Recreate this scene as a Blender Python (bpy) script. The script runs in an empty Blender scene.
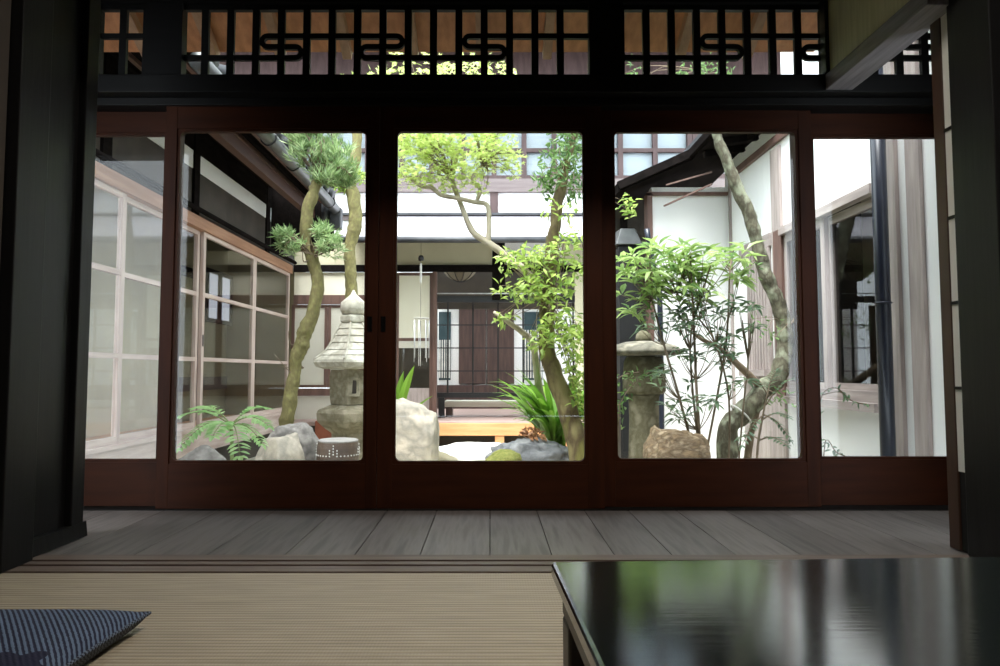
import bpy, bmesh, math, random
from mathutils import Vector, Matrix, noise
random.seed(7)
R = random.random
def U(a, b): return a + (b - a) * random.random()
SC = bpy.context.scene
COL = SC.collection

# ------------------------------------------------------------------ camera
F, CX, CY, H = 667.0, 490.0, 333.0, 0.59
PITCH = math.atan(38 / F)
SP, CP = math.sin(PITCH), math.cos(PITCH)
def ray(u, v):
    dx = (u - CX) / F; dy = (CY - v) / F
    return Vector((dx, CP - dy * SP, SP + dy * CP))
def P(u, v, Y):
    r = ray(u, v); t = Y / r.y
    return Vector((r.x * t, Y, H + r.z * t))
def PX(u, v, X):
    r = ray(u, v); t = X / r.x
    return Vector((X, r.y * t, H + r.z * t))
def PZ(u, v, Z):
    r = ray(u, v); t = (Z - H) / r.z
    return Vector((r.x * t, r.y * t, Z))
def px(n, Y): return n * Y / F          # a length of n pixels at distance Y
def xu(u, Y, v=300): return P(u, v, Y).x
def zv(v, Y): return P(CX, v, Y).z

cam_d = bpy.data.cameras.new('camera'); cam = bpy.data.objects.new('camera', cam_d); COL.objects.link(cam)
cam_d.sensor_width = 36; cam_d.lens = 36 * F / 1000; cam_d.shift_x = 0.010
cam.location = (0, 0, H); cam.rotation_euler = (math.pi / 2 + PITCH, 0, 0)
cam_d.clip_start = 0.02
SC.camera = cam

# ------------------------------------------------------------------ materials
def lin(c):
    return tuple(((x / 255) / 12.92 if x / 255 <= 0.04045 else ((x / 255 + 0.055) / 1.055) ** 2.4) for x in c)
def rgba(c): return (*lin(c), 1)
class NT:
    def __init__(s, name):
        s.m = bpy.data.materials.new(name); s.m.use_nodes = True
        s.t = s.m.node_tree; s.t.nodes.clear()
        s.out = s.n('ShaderNodeOutputMaterial')
    def n(s, ty, **kw):
        nd = s.t.nodes.new(ty)
        for k, v in kw.items():
            if k.startswith('_'): setattr(nd, k[1:], v)
            else:
                nd.inputs[k.replace('__', ' ')].default_value = v
        return nd
    def l(s, a, b): s.t.links.new(a, b)
def ramp(nt, fac, stops):
    r = nt.n('ShaderNodeValToRGB'); e = r.color_ramp.elements
    while len(e) < len(stops): e.new(0.5)
    for i, (p, c) in enumerate(stops): e[i].position = p; e[i].color = c
    nt.l(fac, r.inputs[0]); return r.outputs[0]
def M(name, c1, c2=None, scale=6, stretch=(1, 1, 1), rough=0.6, bump=0.0, bscale=None, spec=0.5, metal=0, detail=4, c3=None, lo=0.35, hi=0.65, coat=0):
    nt = NT(name); b = nt.n('ShaderNodeBsdfPrincipled')
    b.inputs['Roughness'].default_value = rough; b.inputs['Metallic'].default_value = metal
    b.inputs['Specular IOR Level'].default_value = spec
    b.inputs['Coat Weight'].default_value = coat
    c2 = c2 or tuple(x * 0.82 for x in c1)
    tc = nt.n('ShaderNodeTexCoord'); mp = nt.n('ShaderNodeMapping'); mp.inputs['Scale'].default_value = stretch
    nt.l(tc.outputs['Object'], mp.inputs[0])
    no = nt.n('ShaderNodeTexNoise'); no.inputs['Scale'].default_value = scale; no.inputs['Detail'].default_value = detail
    nt.l(mp.outputs[0], no.inputs['Vector'])
    st = [(lo, rgba(c1)), (hi, rgba(c2))]
    if c3: st = [(lo, rgba(c1)), ((lo + hi) / 2, rgba(c2)), (hi, rgba(c3))]
    nt.l(ramp(nt, no.outputs['Fac'], st), b.inputs['Base Color'])
    if bump:
        n2 = no
        if bscale:
            n2 = nt.n('ShaderNodeTexNoise'); n2.inputs['Scale'].default_value = bscale; n2.inputs['Detail'].default_value = 5
            nt.l(mp.outputs[0], n2.inputs['Vector'])
        bp = nt.n('ShaderNodeBump'); bp.inputs['Strength'].default_value = bump; bp.inputs['Distance'].default_value = 0.01
        nt.l(n2.outputs['Fac'], bp.inputs['Height']); nt.l(bp.outputs[0], b.inputs['Normal'])
    nt.l(b.outputs[0], nt.out.inputs[0])
    return nt.m
def leafmat(name, c1, c2, c3=None, trans=0.45, rough=0.45):
    nt = NT(name); g = nt.n('ShaderNodeNewGeometry')
    st = [(0.0, rgba(c1)), (1.0, rgba(c2))]
    if c3: st = [(0.0, rgba(c1)), (0.55, rgba(c2)), (1.0, rgba(c3))]
    c = ramp(nt, g.outputs['Random Per Island'], st)
    b = nt.n('ShaderNodeBsdfPrincipled'); b.inputs['Roughness'].default_value = rough
    nt.l(c, b.inputs['Base Color'])
    t = nt.n('ShaderNodeBsdfTranslucent'); nt.l(c, t.inputs['Color'])
    mx = nt.n('ShaderNodeMixShader'); mx.inputs[0].default_value = trans
    nt.l(b.outputs[0], mx.inputs[1]); nt.l(t.outputs[0], mx.inputs[2]); nt.l(mx.outputs[0], nt.out.inputs[0])
    return nt.m
def glassmat(name, tint=(250, 251, 251), f0=0.02):
    nt = NT(name)
    lw = nt.n('ShaderNodeLayerWeight'); lw.inputs['Blend'].default_value = 0.5
    p = nt.n('ShaderNodeMath', _operation='POWER'); nt.l(lw.outputs['Facing'], p.inputs[0]); p.inputs[1].default_value = 5
    ma = nt.n('ShaderNodeMath', _operation='MULTIPLY_ADD'); nt.l(p.outputs[0], ma.inputs[0]); ma.inputs[1].default_value = .5 * (1 - f0); ma.inputs[2].default_value = f0
    t = nt.n('ShaderNodeBsdfTransparent'); t.inputs[0].default_value = rgba(tint)
    g = nt.n('ShaderNodeBsdfGlossy'); g.inputs['Roughness'].default_value = 0.0; g.inputs[0].default_value = (1, 1, 1, 1)
    mx = nt.n('ShaderNodeMixShader'); nt.l(ma.outputs[0], mx.inputs[0]); nt.l(t.outputs[0], mx.inputs[1]); nt.l(g.outputs[0], mx.inputs[2])
    nt.l(mx.outputs[0], nt.out.inputs[0]); return nt.m
def papermat(name, c, trans=0.6):
    nt = NT(name)
    d = nt.n('ShaderNodeBsdfDiffuse'); d.inputs[0].default_value = rgba(c)
    t = nt.n('ShaderNodeBsdfTranslucent'); t.inputs[0].default_value = rgba(c)
    mx = nt.n('ShaderNodeMixShader'); mx.inputs[0].default_value = trans
    nt.l(d.outputs[0], mx.inputs[1]); nt.l(t.outputs[0], mx.inputs[2]); nt.l(mx.outputs[0], nt.out.inputs[0]); return nt.m
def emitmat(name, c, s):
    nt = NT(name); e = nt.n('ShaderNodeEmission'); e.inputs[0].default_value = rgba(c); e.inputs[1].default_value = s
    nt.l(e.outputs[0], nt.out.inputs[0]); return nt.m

def tatamimat():
    nt = NT('tatami'); b = nt.n('ShaderNodeBsdfPrincipled'); b.inputs['Roughness'].default_value = 0.55
    tc = nt.n('ShaderNodeTexCoord')
    w = nt.n('ShaderNodeTexWave', _wave_type='BANDS', _bands_direction='Y'); w.inputs['Scale'].default_value = 19.5; w.inputs['Distortion'].default_value = 0.15
    w2 = nt.n('ShaderNodeTexWave', _wave_type='BANDS', _bands_direction='X'); w2.inputs['Scale'].default_value = 42; w2.inputs['Distortion'].default_value = 0.6
    no = nt.n('ShaderNodeTexNoise'); no.inputs['Scale'].default_value = 5; no.inputs['Detail'].default_value = 5
    mp = nt.n('ShaderNodeMapping'); mp.inputs['Scale'].default_value = (1, 14, 1)
    nt.l(tc.outputs['Object'], mp.inputs[0]); nt.l(mp.outputs[0], no.inputs['Vector'])
    nt.l(tc.outputs['Object'], w.inputs['Vector']); nt.l(tc.outputs['Object'], w2.inputs['Vector'])
    base = ramp(nt, no.outputs['Fac'], [(0.3, rgba((156, 144, 124))), (0.7, rgba((179, 165, 143)))])
    k = ramp(nt, w.outputs['Fac'], [(0.0, (0.62, 0.6, 0.56, 1)), (0.45, (1, 1, 1, 1))])
    mx = nt.n('ShaderNodeMix', _data_type='RGBA', _blend_type='MULTIPLY'); mx.inputs[0].default_value = 1
    nt.l(base, mx.inputs[6]); nt.l(k, mx.inputs[7])
    nt.l(mx.outputs[2], b.inputs['Base Color'])
    ad = nt.n('ShaderNodeMath', _operation='MULTIPLY_ADD'); nt.l(w2.outputs['Fac'], ad.inputs[0]); ad.inputs[1].default_value = 0.25; nt.l(w.outputs['Fac'], ad.inputs[2])
    bp = nt.n('ShaderNodeBump'); bp.inputs['Strength'].default_value = 0.5; bp.inputs['Distance'].default_value = 0.003
    nt.l(ad.outputs[0], bp.inputs['Height']); nt.l(bp.outputs[0], b.inputs['Normal'])
    nt.l(b.outputs[0], nt.out.inputs[0]); return nt.m
def cushionmat(flower=True):
    nt = NT('cushion_fabric'); b = nt.n('ShaderNodeBsdfPrincipled'); b.inputs['Roughness'].default_value = 0.85
    tc = nt.n('ShaderNodeTexCoord')
    mp = nt.n('ShaderNodeMapping'); mp.inputs['Rotation'].default_value = (0, 0, math.radians(-39))
    nt.l(tc.outputs['Object'], mp.inputs[0])
    w = nt.n('ShaderNodeTexWave', _wave_type='BANDS', _bands_direction='X'); w.inputs['Scale'].default_value = 33
    w.inputs['Distortion'].default_value = 1.1; w.inputs['Detail Scale'].default_value = 4; w.inputs['Detail'].default_value = 1
    nt.l(mp.outputs[0], w.inputs['Vector'])
    c = ramp(nt, w.outputs['Fac'], [(0.4, rgba((13, 17, 46))), (0.62, rgba((92, 108, 132)))])
    # dark blossoms: a five-petal shape around two centres
    sx = nt.n('ShaderNodeSeparateXYZ'); nt.l(tc.outputs['Object'], sx.inputs[0])
    col = c
    for cx, cy, rr in ((0.205, -0.055, 0.05), (-0.14, -0.16, 0.06), (-0.05, 0.1, 0.055)):
        dx = nt.n('ShaderNodeMath', _operation='SUBTRACT'); nt.l(sx.outputs[0], dx.inputs[0]); dx.inputs[1].default_value = cx
        dy = nt.n('ShaderNodeMath', _operation='SUBTRACT'); nt.l(sx.outputs[1], dy.inputs[0]); dy.inputs[1].default_value = cy
        at = nt.n('ShaderNodeMath', _operation='ARCTAN2'); nt.l(dy.outputs[0], at.inputs[0]); nt.l(dx.outputs[0], at.inputs[1])
        m5 = nt.n('ShaderNodeMath', _operation='MULTIPLY'); nt.l(at.outputs[0], m5.inputs[0]); m5.inputs[1].default_value = 5
        cs = nt.n('ShaderNodeMath', _operation='COSINE'); nt.l(m5.outputs[0], cs.inputs[0])
        rad = nt.n('ShaderNodeMath', _operation='MULTIPLY_ADD'); nt.l(cs.outputs[0], rad.inputs[0]); rad.inputs[1].default_value = rr * 0.28; rad.inputs[2].default_value = rr
        x2 = nt.n('ShaderNodeMath', _operation='MULTIPLY'); nt.l(dx.outputs[0], x2.inputs[0]); nt.l(dx.outputs[0], x2.inputs[1])
        y2 = nt.n('ShaderNodeMath', _operation='MULTIPLY_ADD'); nt.l(dy.outputs[0], y2.inputs[0]); nt.l(dy.outputs[0], y2.inputs[1]); nt.l(x2.outputs[0], y2.inputs[2])
        sq = nt.n('ShaderNodeMath', _operation='SQRT'); nt.l(y2.outputs[0], sq.inputs[0])
        lt = nt.n('ShaderNodeMath', _operation='LESS_THAN'); nt.l(sq.outputs[0], lt.inputs[0]); nt.l(rad.outputs[0], lt.inputs[1])
        mx = nt.n('ShaderNodeMix', _data_type='RGBA'); nt.l(lt.outputs[0], mx.inputs[0]); nt.l(col, mx.inputs[6]); mx.inputs[7].default_value = rgba((14, 16, 46))
        col = mx.outputs[2]
    nt.l(col, b.inputs['Base Color'])
    bp = nt.n('ShaderNodeBump'); bp.inputs['Strength'].default_value = 0.4; bp.inputs['Distance'].default_value = 0.003
    nt.l(w.outputs['Fac'], bp.inputs['Height']); nt.l(bp.outputs[0], b.inputs['Normal'])
    nt.l(b.outputs[0], nt.out.inputs[0]); return nt.m
def weavemat():
    nt = NT('cushion_border'); b = nt.n('ShaderNodeBsdfPrincipled'); b.inputs['Roughness'].default_value = 0.85
    tc = nt.n('ShaderNodeTexCoord'); ck = nt.n('ShaderNodeTexChecker'); ck.inputs['Scale'].default_value = 190
    ck.inputs[1].default_value = rgba((14, 16, 30)); ck.inputs[2].default_value = rgba((96, 106, 122))
    nt.l(tc.outputs['Object'], ck.inputs[0]); nt.l(ck.outputs[0], b.inputs['Base Color']); nt.l(b.outputs[0], nt.out.inputs[0]); return nt.m
def lacquermat():
    nt = NT('table_lacquer'); b = nt.n('ShaderNodeBsdfPrincipled')
    b.inputs['Base Color'].default_value = rgba((12, 20, 21)); b.inputs['Specular IOR Level'].default_value = .75; b.inputs['Coat Weight'].default_value = .3; b.inputs['Coat Roughness'].default_value = .12
    tc = nt.n('ShaderNodeTexCoord'); mp = nt.n('ShaderNodeMapping'); mp.inputs['Scale'].default_value = (2, 60, 1)
    no = nt.n('ShaderNodeTexNoise'); no.inputs['Scale'].default_value = 3; no.inputs['Detail'].default_value = 6
    nt.l(tc.outputs['Object'], mp.inputs[0]); nt.l(mp.outputs[0], no.inputs['Vector'])
    mr = nt.n('ShaderNodeMapRange'); nt.l(no.outputs['Fac'], mr.inputs[0]); mr.inputs[3].default_value = 0.07; mr.inputs[4].default_value = 0.15
    nt.l(mr.outputs[0], b.inputs['Roughness'])
    bp = nt.n('ShaderNodeBump'); bp.inputs['Strength'].default_value = 0.06; bp.inputs['Distance'].default_value = 0.002
    nt.l(no.outputs['Fac'], bp.inputs['Height']); nt.l(bp.outputs[0], b.inputs['Normal'])
    nt.l(b.outputs[0], nt.out.inputs[0]); return nt.m

mt = {}
mt['boards'] = M('engawa_boards', (86, 81, 79), (112, 106, 103), 3, (9, 0.7, 1), 0.42, 0.15, c3=(92, 86, 83))
def boardmat():
    m = mt['boards']; t = m.node_tree; b = [n for n in t.nodes if n.type == 'BSDF_PRINCIPLED'][0]
    lk = b.inputs['Base Color'].links[0]; src = lk.from_socket
    g = t.nodes.new('ShaderNodeNewGeometry'); mr = t.nodes.new('ShaderNodeMapRange'); mr.inputs[3].default_value = .72; mr.inputs[4].default_value = 1.15
    t.links.new(g.outputs['Random Per Island'], mr.inputs[0])
    mx = t.nodes.new('ShaderNodeMix'); mx.data_type = 'RGBA'; mx.blend_type = 'MULTIPLY'; mx.inputs[0].default_value = 1
    t.links.new(src, mx.inputs[6]); t.links.new(mr.outputs[0], mx.inputs[7]); t.links.new(mx.outputs[2], b.inputs['Base Color'])
boardmat()
mt['sill'] = M('sill_wood', (88, 74, 66), (112, 96, 86), 4, (0.6, 12, 4), 0.45, 0.1)
mt['dark'] = M('dark_post_wood', (12, 12, 12), (18, 17, 17), 4, (8, 8, 0.6), 0.45, 0.1, spec=.3)
mt['black'] = M('black_beam_wood', (9, 8, 8), (15, 14, 14), 4, (0.6, 6, 6), 0.6, 0.05, spec=.25)
mt['door'] = M('door_wood', (48, 23, 11), (60, 29, 14), 4, (6, 6, 0.7), 0.55, 0.05, spec=.12)
mt['doorh'] = M('door_wood_rail', (48, 23, 11), (60, 29, 14), 4, (0.7, 6, 6), 0.55, 0.05, spec=.12)
mt['handle'] = M('handle_iron', (18, 16, 15), None, 20, rough=0.35, metal=0.6)
mt['glass'] = glassmat('clear_glass')
mt['wglass'] = glassmat('window_glass', (240, 241, 240), 0.02)
mt['tatami'] = tatamimat()
mt['lacquer'] = lacquermat()
mt['tablewood'] = M('table_side_wood', (38, 31, 27), (54, 44, 38), 5, (1, 8, 8), 0.4)
mt['roomwall'] = M('room_plaster', (88, 82, 70), (100, 94, 80), 3, rough=0.9)
mt['panel'] = M('green_panel', (196, 193, 154), (210, 206, 170), 5, (1, 14, 0.8), 0.6)
mt['greybeam'] = M('grey_beam_wood', (112, 108, 112), (142, 138, 142), 5, (10, 0.8, 10), 0.5, 0.2)
mt['paper'] = papermat('shoji_paper', (245, 245, 240))
mt['shojiwood'] = M('shoji_wood', (46, 28, 18), (60, 38, 25), 5, (6, 6, 0.6), 0.5)
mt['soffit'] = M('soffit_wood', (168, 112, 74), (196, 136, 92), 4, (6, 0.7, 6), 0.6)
mt['rafter'] = M('rafter_wood', (150, 118, 92), (176, 140, 112), 4, (6, 0.7, 6), 0.6)
mt['pinkwood'] = M('weathered_pink_wood', (182, 160, 150), (206, 188, 178), 4, (6, 6, 0.7), 0.65, 0.1)
mt['pinkwoodh'] = M('weathered_pink_rail', (182, 160, 150), (206, 188, 178), 4, (6, 0.7, 6), 0.65, 0.1)
mt['orange'] = M('lintel_wood', (150, 108, 82), (172, 130, 102), 4, (6, 0.6, 6), 0.6)
mt['brown'] = M('brown_wood', (92, 68, 60), (114, 86, 76), 4, (5, 5, 0.8), 0.6, 0.1)
mt['grey'] = M('weathered_grey_wood', (150, 138, 134), (178, 166, 160), 4, (7, 7, 0.7), 0.7, 0.12)
mt['greyh'] = M('weathered_grey_wood_level', (150, 138, 134), (178, 166, 160), 4, (7, 0.7, 7), 0.7, 0.12)
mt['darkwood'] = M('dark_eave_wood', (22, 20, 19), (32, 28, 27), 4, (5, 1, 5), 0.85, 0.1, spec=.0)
mt['redwood'] = M('reddish_purlin_wood', (66, 42, 32), (82, 53, 40), 4, (5, 0.7, 5), 0.6)
mt['white'] = M('white_plaster', (243, 243, 241), (238, 239, 238), 2, rough=0.9)
mt['tan'] = M('tan_plaster', (210, 202, 172), (200, 192, 162), 3, rough=0.9)
mt['farglass'] = M('dark_far_glass', (66, 82, 86), (56, 72, 76), 4, rough=.2)
mt['tanlight'] = M('light_tan_plaster', (238, 230, 200), (230, 221, 190), 3, rough=.9)
mt['olive'] = M('darkened_inner_plaster', (118, 110, 84), (104, 98, 74), 3, rough=.9)  # wall colour darkened to imitate the dim, reflecting far panes
mt['framebrown'] = M('upper_frame_wood', (72, 54, 52), (88, 68, 66), 4, (5, 5, .8), .6)
mt['beige'] = M('beige_paper', (240, 235, 214), (234, 228, 206), 3, rough=0.85)
mt['pale'] = M('pale_lower_panel', (214, 210, 196), (204, 200, 186), 3, rough=0.85)
mt['gutter'] = M('gutter_metal', (84, 86, 86), (98, 100, 99), 8, rough=0.4, metal=0.2)
mt['pipe'] = M('navy_downpipe', (28, 32, 44), (36, 41, 54), 8, rough=0.32)
mt['roof'] = M('pale_sheet_roof', (198, 196, 202), (186, 184, 192), 5, rough=0.45)
mt['tile'] = M('dark_roof_tile', (52, 53, 56), (70, 71, 74), 7, rough=0.5, bump=0.1)
mt['nosing'] = M('deck_edge_wood', (206, 146, 96), (224, 166, 116), 4, (0.7, 6, 6), 0.6)
mt['deck'] = M('deck_boards', (150, 126, 118), (172, 148, 138), 4, (0.7, 9, 6), 0.6)
mt['ink'] = M('black_lattice', (22, 22, 24), None, 6, rough=0.5)
mt['darkdoor'] = M('dark_brown_door', (62, 46, 42), (80, 60, 54), 4, (6, 6, 0.7), 0.5)
mt['blind'] = M('pale_blind', (206, 216, 226), (192, 204, 216), 3, (0.3, 1, 30), 0.6, lo=0.4, hi=0.6)
mt['ground'] = M('garden_gravel', (190, 184, 168), (168, 162, 144), 5, rough=0.95, bump=0.5, bscale=40, c3=(150, 150, 122))
mt['stone'] = M('lantern_stone', (206, 200, 184), (176, 170, 154), 9, rough=0.9, bump=0.4, bscale=60, c3=(222, 218, 204))
mt['mossstone'] = M('mossy_lantern_stone', (158, 149, 128), (130, 123, 100), 9, rough=0.92, bump=0.5, bscale=50, c3=(172, 164, 144))
mt['mossdark'] = M('dark_mossy_stone', (116, 110, 90), (90, 86, 64), 9, rough=.92, bump=.5, bscale=50, c3=(130, 124, 104))
mt['capstone'] = M('cap_stone', (108, 104, 92), (88, 85, 74), 9, rough=0.92, bump=0.5, bscale=50, c3=(134, 128, 112))
mt['beamgrey'] = M('rear_beam_wood', (112, 100, 98), (130, 118, 116), 4, (0.7, 7, 7), 0.7)
mt['rockgrey'] = M('grey_pitted_rock', (150, 146, 140), (112, 108, 104), 7, rough=0.9, bump=0.8, bscale=22, c3=(176, 172, 164), lo=.3, hi=.7)
mt['rockbeige'] = M('beige_rock', (184, 174, 156), (150, 144, 132), 6, rough=0.9, bump=0.6, bscale=25, c3=(200, 188, 170))
mt['rocktan'] = M('tan_fractured_rock', (156, 132, 100), (116, 98, 76), 16, (1, 1.6, 2.2), rough=0.9, bump=1.0, bscale=30, c3=(184, 164, 134), lo=.32, hi=.68)
mt['rockdark'] = M('dark_slate_rock', (124, 125, 126), (92, 94, 96), 6, rough=0.85, bump=0.7, bscale=20, c3=(150, 151, 150))
mt['rockwhite'] = M('pale_step_stone', (232, 230, 220), (216, 213, 202), 4, rough=0.9, bump=0.3, bscale=20)
mt['moss'] = M('moss', (92, 98, 42), (122, 122, 64), 30, rough=1, bump=1.0, bscale=90)
mt['bark'] = M('mossy_bark', (128, 124, 76), (112, 104, 68), 26, (1, 1, 0.6), 0.95, 0.9, 70, c3=(140, 136, 84), detail=8, lo=.3, hi=.7)
mt['palebark'] = M('pale_bark', (182, 172, 150), (152, 142, 122), 10, (1, 1, 0.4), 0.9, 0.6, 40)
mt['greybark'] = M('grey_lichen_bark', (116, 116, 94), (78, 72, 58), 14, (1, 1, 0.6), 0.95, 0.9, 35, c3=(136, 140, 118))
mt['trunkbark'] = M('moss_brown_bark', (116, 112, 60), (86, 72, 52), 8, (1, 1, 0.5), 0.95, 0.9, 40, c3=(134, 124, 84))
mt['twig'] = M('twig_bark', (138, 122, 102), (112, 98, 80), 10, rough=0.9)
mt['maple'] = leafmat('maple_leaf', (190, 206, 118), (212, 224, 150), (166, 190, 98), 0.55)
mt['camellia'] = leafmat('small_oval_leaf', (152, 182, 86), (188, 204, 116), (114, 148, 74), 0.5)
mt['greenleaf'] = leafmat('mid_green_leaf', (96, 132, 72), (130, 160, 98), (82, 112, 74), 0.4)
mt['needle'] = leafmat('podocarpus_needle', (112, 142, 92), (156, 182, 124), (196, 212, 160), 0.4)
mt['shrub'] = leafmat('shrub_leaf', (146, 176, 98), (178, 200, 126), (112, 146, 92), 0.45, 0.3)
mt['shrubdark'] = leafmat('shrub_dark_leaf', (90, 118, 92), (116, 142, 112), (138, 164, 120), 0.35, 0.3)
mt['fern'] = leafmat('fern_leaf', (150, 194, 126), (190, 220, 160), None, 0.45)
mt['fernstalk'] = M('green_stalk', (134, 150, 92), (116, 128, 80), 9)
mt['strap'] = leafmat('strap_leaf', (104, 160, 50), (146, 190, 72), (72, 124, 44), 0.4, 0.35)
mt['fabric'] = cushionmat(); mt['weave'] = weavemat()
mt['brick'] = M('red_brick', (160, 96, 72), (140, 80, 60), 8, rough=0.9)
mt['ceramic'] = M('drum_ceramic', (104, 88, 74), (84, 70, 60), 8, rough=0.5)
mt['ceramictop'] = M('drum_top', (150, 147, 142), (134, 130, 126), 8, rough=0.6)
mt['stud'] = M('pale_stud', (226, 224, 218), None, 8, rough=0.5)
mt['metalrod'] = M('pale_metal_rod', (224, 226, 228), None, 8, rough=0.3, metal=0.3)
mt['glowpane'] = emitmat('glowing_pane', (214, 218, 232), 0.2)  # emission puts the brightness into the inner panes themselves
mt['lamp'] = papermat('lamp_paper', (150, 142, 126), 0.4)
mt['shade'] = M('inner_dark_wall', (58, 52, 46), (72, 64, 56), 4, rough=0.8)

# ------------------------------------------------------------------ mesh builder
class MB:
    def __init__(s): s.v = []; s.f = []; s.smooth = False
    def box(s, x0, x1, y0, y1, z0, z1):
        b = len(s.v)
        for z in (z0, z1):
            for (x, y) in ((x0, y0), (x1, y0), (x1, y1), (x0, y1)): s.v.append((x, y, z))
        s.f += [(b, b + 3, b + 2, b + 1), (b + 4, b + 5, b + 6, b + 7), (b, b + 1, b + 5, b + 4), (b + 1, b + 2, b + 6, b + 5), (b + 2, b + 3, b + 7, b + 6), (b + 3, b, b + 4, b + 7)]
        return s
    def hexa(s, pts):
        """eight corners: bottom four (ccw) then top four"""
        b = len(s.v); s.v += [tuple(p) for p in pts]
        s.f += [(b, b + 3, b + 2, b + 1), (b + 4, b + 5, b + 6, b + 7), (b, b + 1, b + 5, b + 4), (b + 1, b + 2, b + 6, b + 5), (b + 2, b + 3, b + 7, b + 6), (b + 3, b, b + 4, b + 7)]
        return s
    def beam(s, a, b_, w, h):
        """a squared bar from a to b"""
        a = Vector(a); b_ = Vector(b_); d = (b_ - a).normalized()
        sd = d.cross(Vector((0, 0, 1)))
        if sd.length < 1e-4: sd = Vector((1, 0, 0))
        sd.normalize(); up = sd.cross(d)
        q = [(-1, -1), (1, -1), (1, 1), (-1, 1)]
        pts = [a + sd * (i * w / 2) + up * (j * h / 2) for i, j in q] + [b_ + sd * (i * w / 2) + up * (j * h / 2) for i, j in q]
        return s.hexa(pts)
    def tube(s, pts, radii, n=8, closed_ends=True, jitter=0.0, smooth=True, sub=4):
        pts = [Vector(p) for p in pts]
        if not isinstance(radii, (list, tuple)): radii = [radii] * len(pts)
        if sub > 1 and len(pts) > 2: pts, radii = catmull(pts, radii, sub)
        b0 = len(s.v); prev = None
        up = Vector((0.31, 0.17, 0.93)).normalized()
        for i, p in enumerate(pts):
            t = (pts[min(i + 1, len(pts) - 1)] - pts[max(i - 1, 0)])
            if t.length < 1e-9: t = Vector((0, 0, 1))
            t.normalize()
            if prev is None:
                nrm = t.cross(up)
                if nrm.length < 1e-3: nrm = t.cross(Vector((1, 0, 0)))
            else: nrm = prev - t * prev.dot(t)
            nrm.normalize(); prev = nrm; bi = t.cross(nrm)
            for k in range(n):
                a = 2 * math.pi * k / n; r = radii[i]
                if jitter:
                    q = p + (nrm * math.cos(a) + bi * math.sin(a)) * r
                    r *= 1 + jitter * noise.noise(q * (0.45 / max(radii[i], .004)) ) + jitter * .6 * noise.noise(q * 9)
                s.v.append(tuple(p + (nrm * math.cos(a) + bi * math.sin(a)) * r))
        for i in range(len(pts) - 1):
            for k in range(n):
                a = b0 + i * n + k; c = b0 + i * n + (k + 1) % n
                s.f.append((a, c, c + n, a + n))
        if closed_ends:
            s.f.append(tuple(b0 + k for k in range(n))[::-1])
            e = b0 + (len(pts) - 1) * n; s.f.append(tuple(e + k for k in range(n)))
        s.smooth = s.smooth or smooth
        return s
    def lathe(s, cx, cy, prof, n=24, rot=0.0, squash=1.0):
        """prof: list of (radius, z); n sides"""
        b = len(s.v)
        for r, z in prof:
            for k in range(n):
                a = 2 * math.pi * k / n + rot
                s.v.append((cx + r * math.cos(a), cy + r * math.sin(a) * squash, z))
        for i in range(len(prof) - 1):
            for k in range(n):
                a = b + i * n + k; c = b + i * n + (k + 1) % n
                s.f.append((a, c, c + n, a + n))
        s.f.append(tuple(b + k for k in range(n))[::-1])
        e = b + (len(prof) - 1) * n; s.f.append(tuple(e + k for k in range(n)))
        return s
    def poly(s, pts):
        b = len(s.v); s.v += [tuple(p) for p in pts]; s.f.append(tuple(range(b, b + len(pts)))); return s
    def mesh(s, name, off=Vector((0, 0, 0))):
        me = bpy.data.meshes.new(name)
        me.from_pydata([(x - off.x, y - off.y, z - off.z) for x, y, z in s.v], [], s.f)
        me.update()
        bm = bmesh.new(); bm.from_mesh(me); 
        if len(bm.faces) < 60000 and getattr(s, 'recalc', True): bmesh.ops.recalc_face_normals(bm, faces=bm.faces)
        bm.to_mesh(me); bm.free()
        if s.smooth:
            for p in me.polygons: p.use_smooth = True
        return me
def catmull(pts, rad, sub):
    op, orr = [], []
    n = len(pts)
    for i in range(n - 1):
        p0, p1, p2, p3 = pts[max(i - 1, 0)], pts[i], pts[i + 1], pts[min(i + 2, n - 1)]
        for k in range(sub):
            t = k / sub
            op.append(0.5 * ((2 * p1) + (p2 - p0) * t + (2 * p0 - 5 * p1 + 4 * p2 - p3) * t * t + (3 * p1 - p0 - 3 * p2 + p3) * t ** 3))
            orr.append(rad[i] * (1 - t) + rad[i + 1] * t)
    op.append(pts[-1]); orr.append(rad[-1])
    return op, orr

def link(name, me, material, parent=None, bevel=0):
    o = bpy.data.objects.new(name, me); COL.objects.link(o)
    me.materials.append(material)
    if parent: o.parent = parent
    if bevel:
        md = o.modifiers.new('bevel', 'BEVEL'); md.width = bevel; md.segments = 2; md.limit_method = 'ANGLE'
    return o
def worldloc(o):
    v = Vector((0, 0, 0))
    while o is not None: v += o.location; o = o.parent
    return v
def part(name, mb, material, parent, bevel=0, label=None):
    o = link(name, mb.mesh(name, worldloc(parent)), material, parent, bevel)
    if label: o['label'] = label
    return o
def tag(o, label, cat, group=None, kind=None):
    o['label'] = label; o['category'] = cat
    if group: o['group'] = group
    if kind: o['kind'] = kind
    return o
def thing(name, loc, label, cat, group=None, kind=None):
    o = bpy.data.objects.new(name, None); COL.objects.link(o); o.location = loc; o.empty_display_size = 0.1
    return tag(o, label, cat, group, kind)
def solo(name, mb, material, loc, label, cat, group=None, kind=None, bevel=0):
    o = link(name, mb.mesh(name, Vector(loc)), material, None, bevel); o.location = loc
    return tag(o, label, cat, group, kind)
def B(*a): return MB().box(*a)

# ================================================================== ROOM
YD = 2.87                                   # plane of the sliding doors
YT = 1.99                                   # tatami meets the wooden sill
YS = PZ(490, 556, 0).y                      # sill meets the engawa boards
XL, XR = -1.45, 1.54
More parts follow.
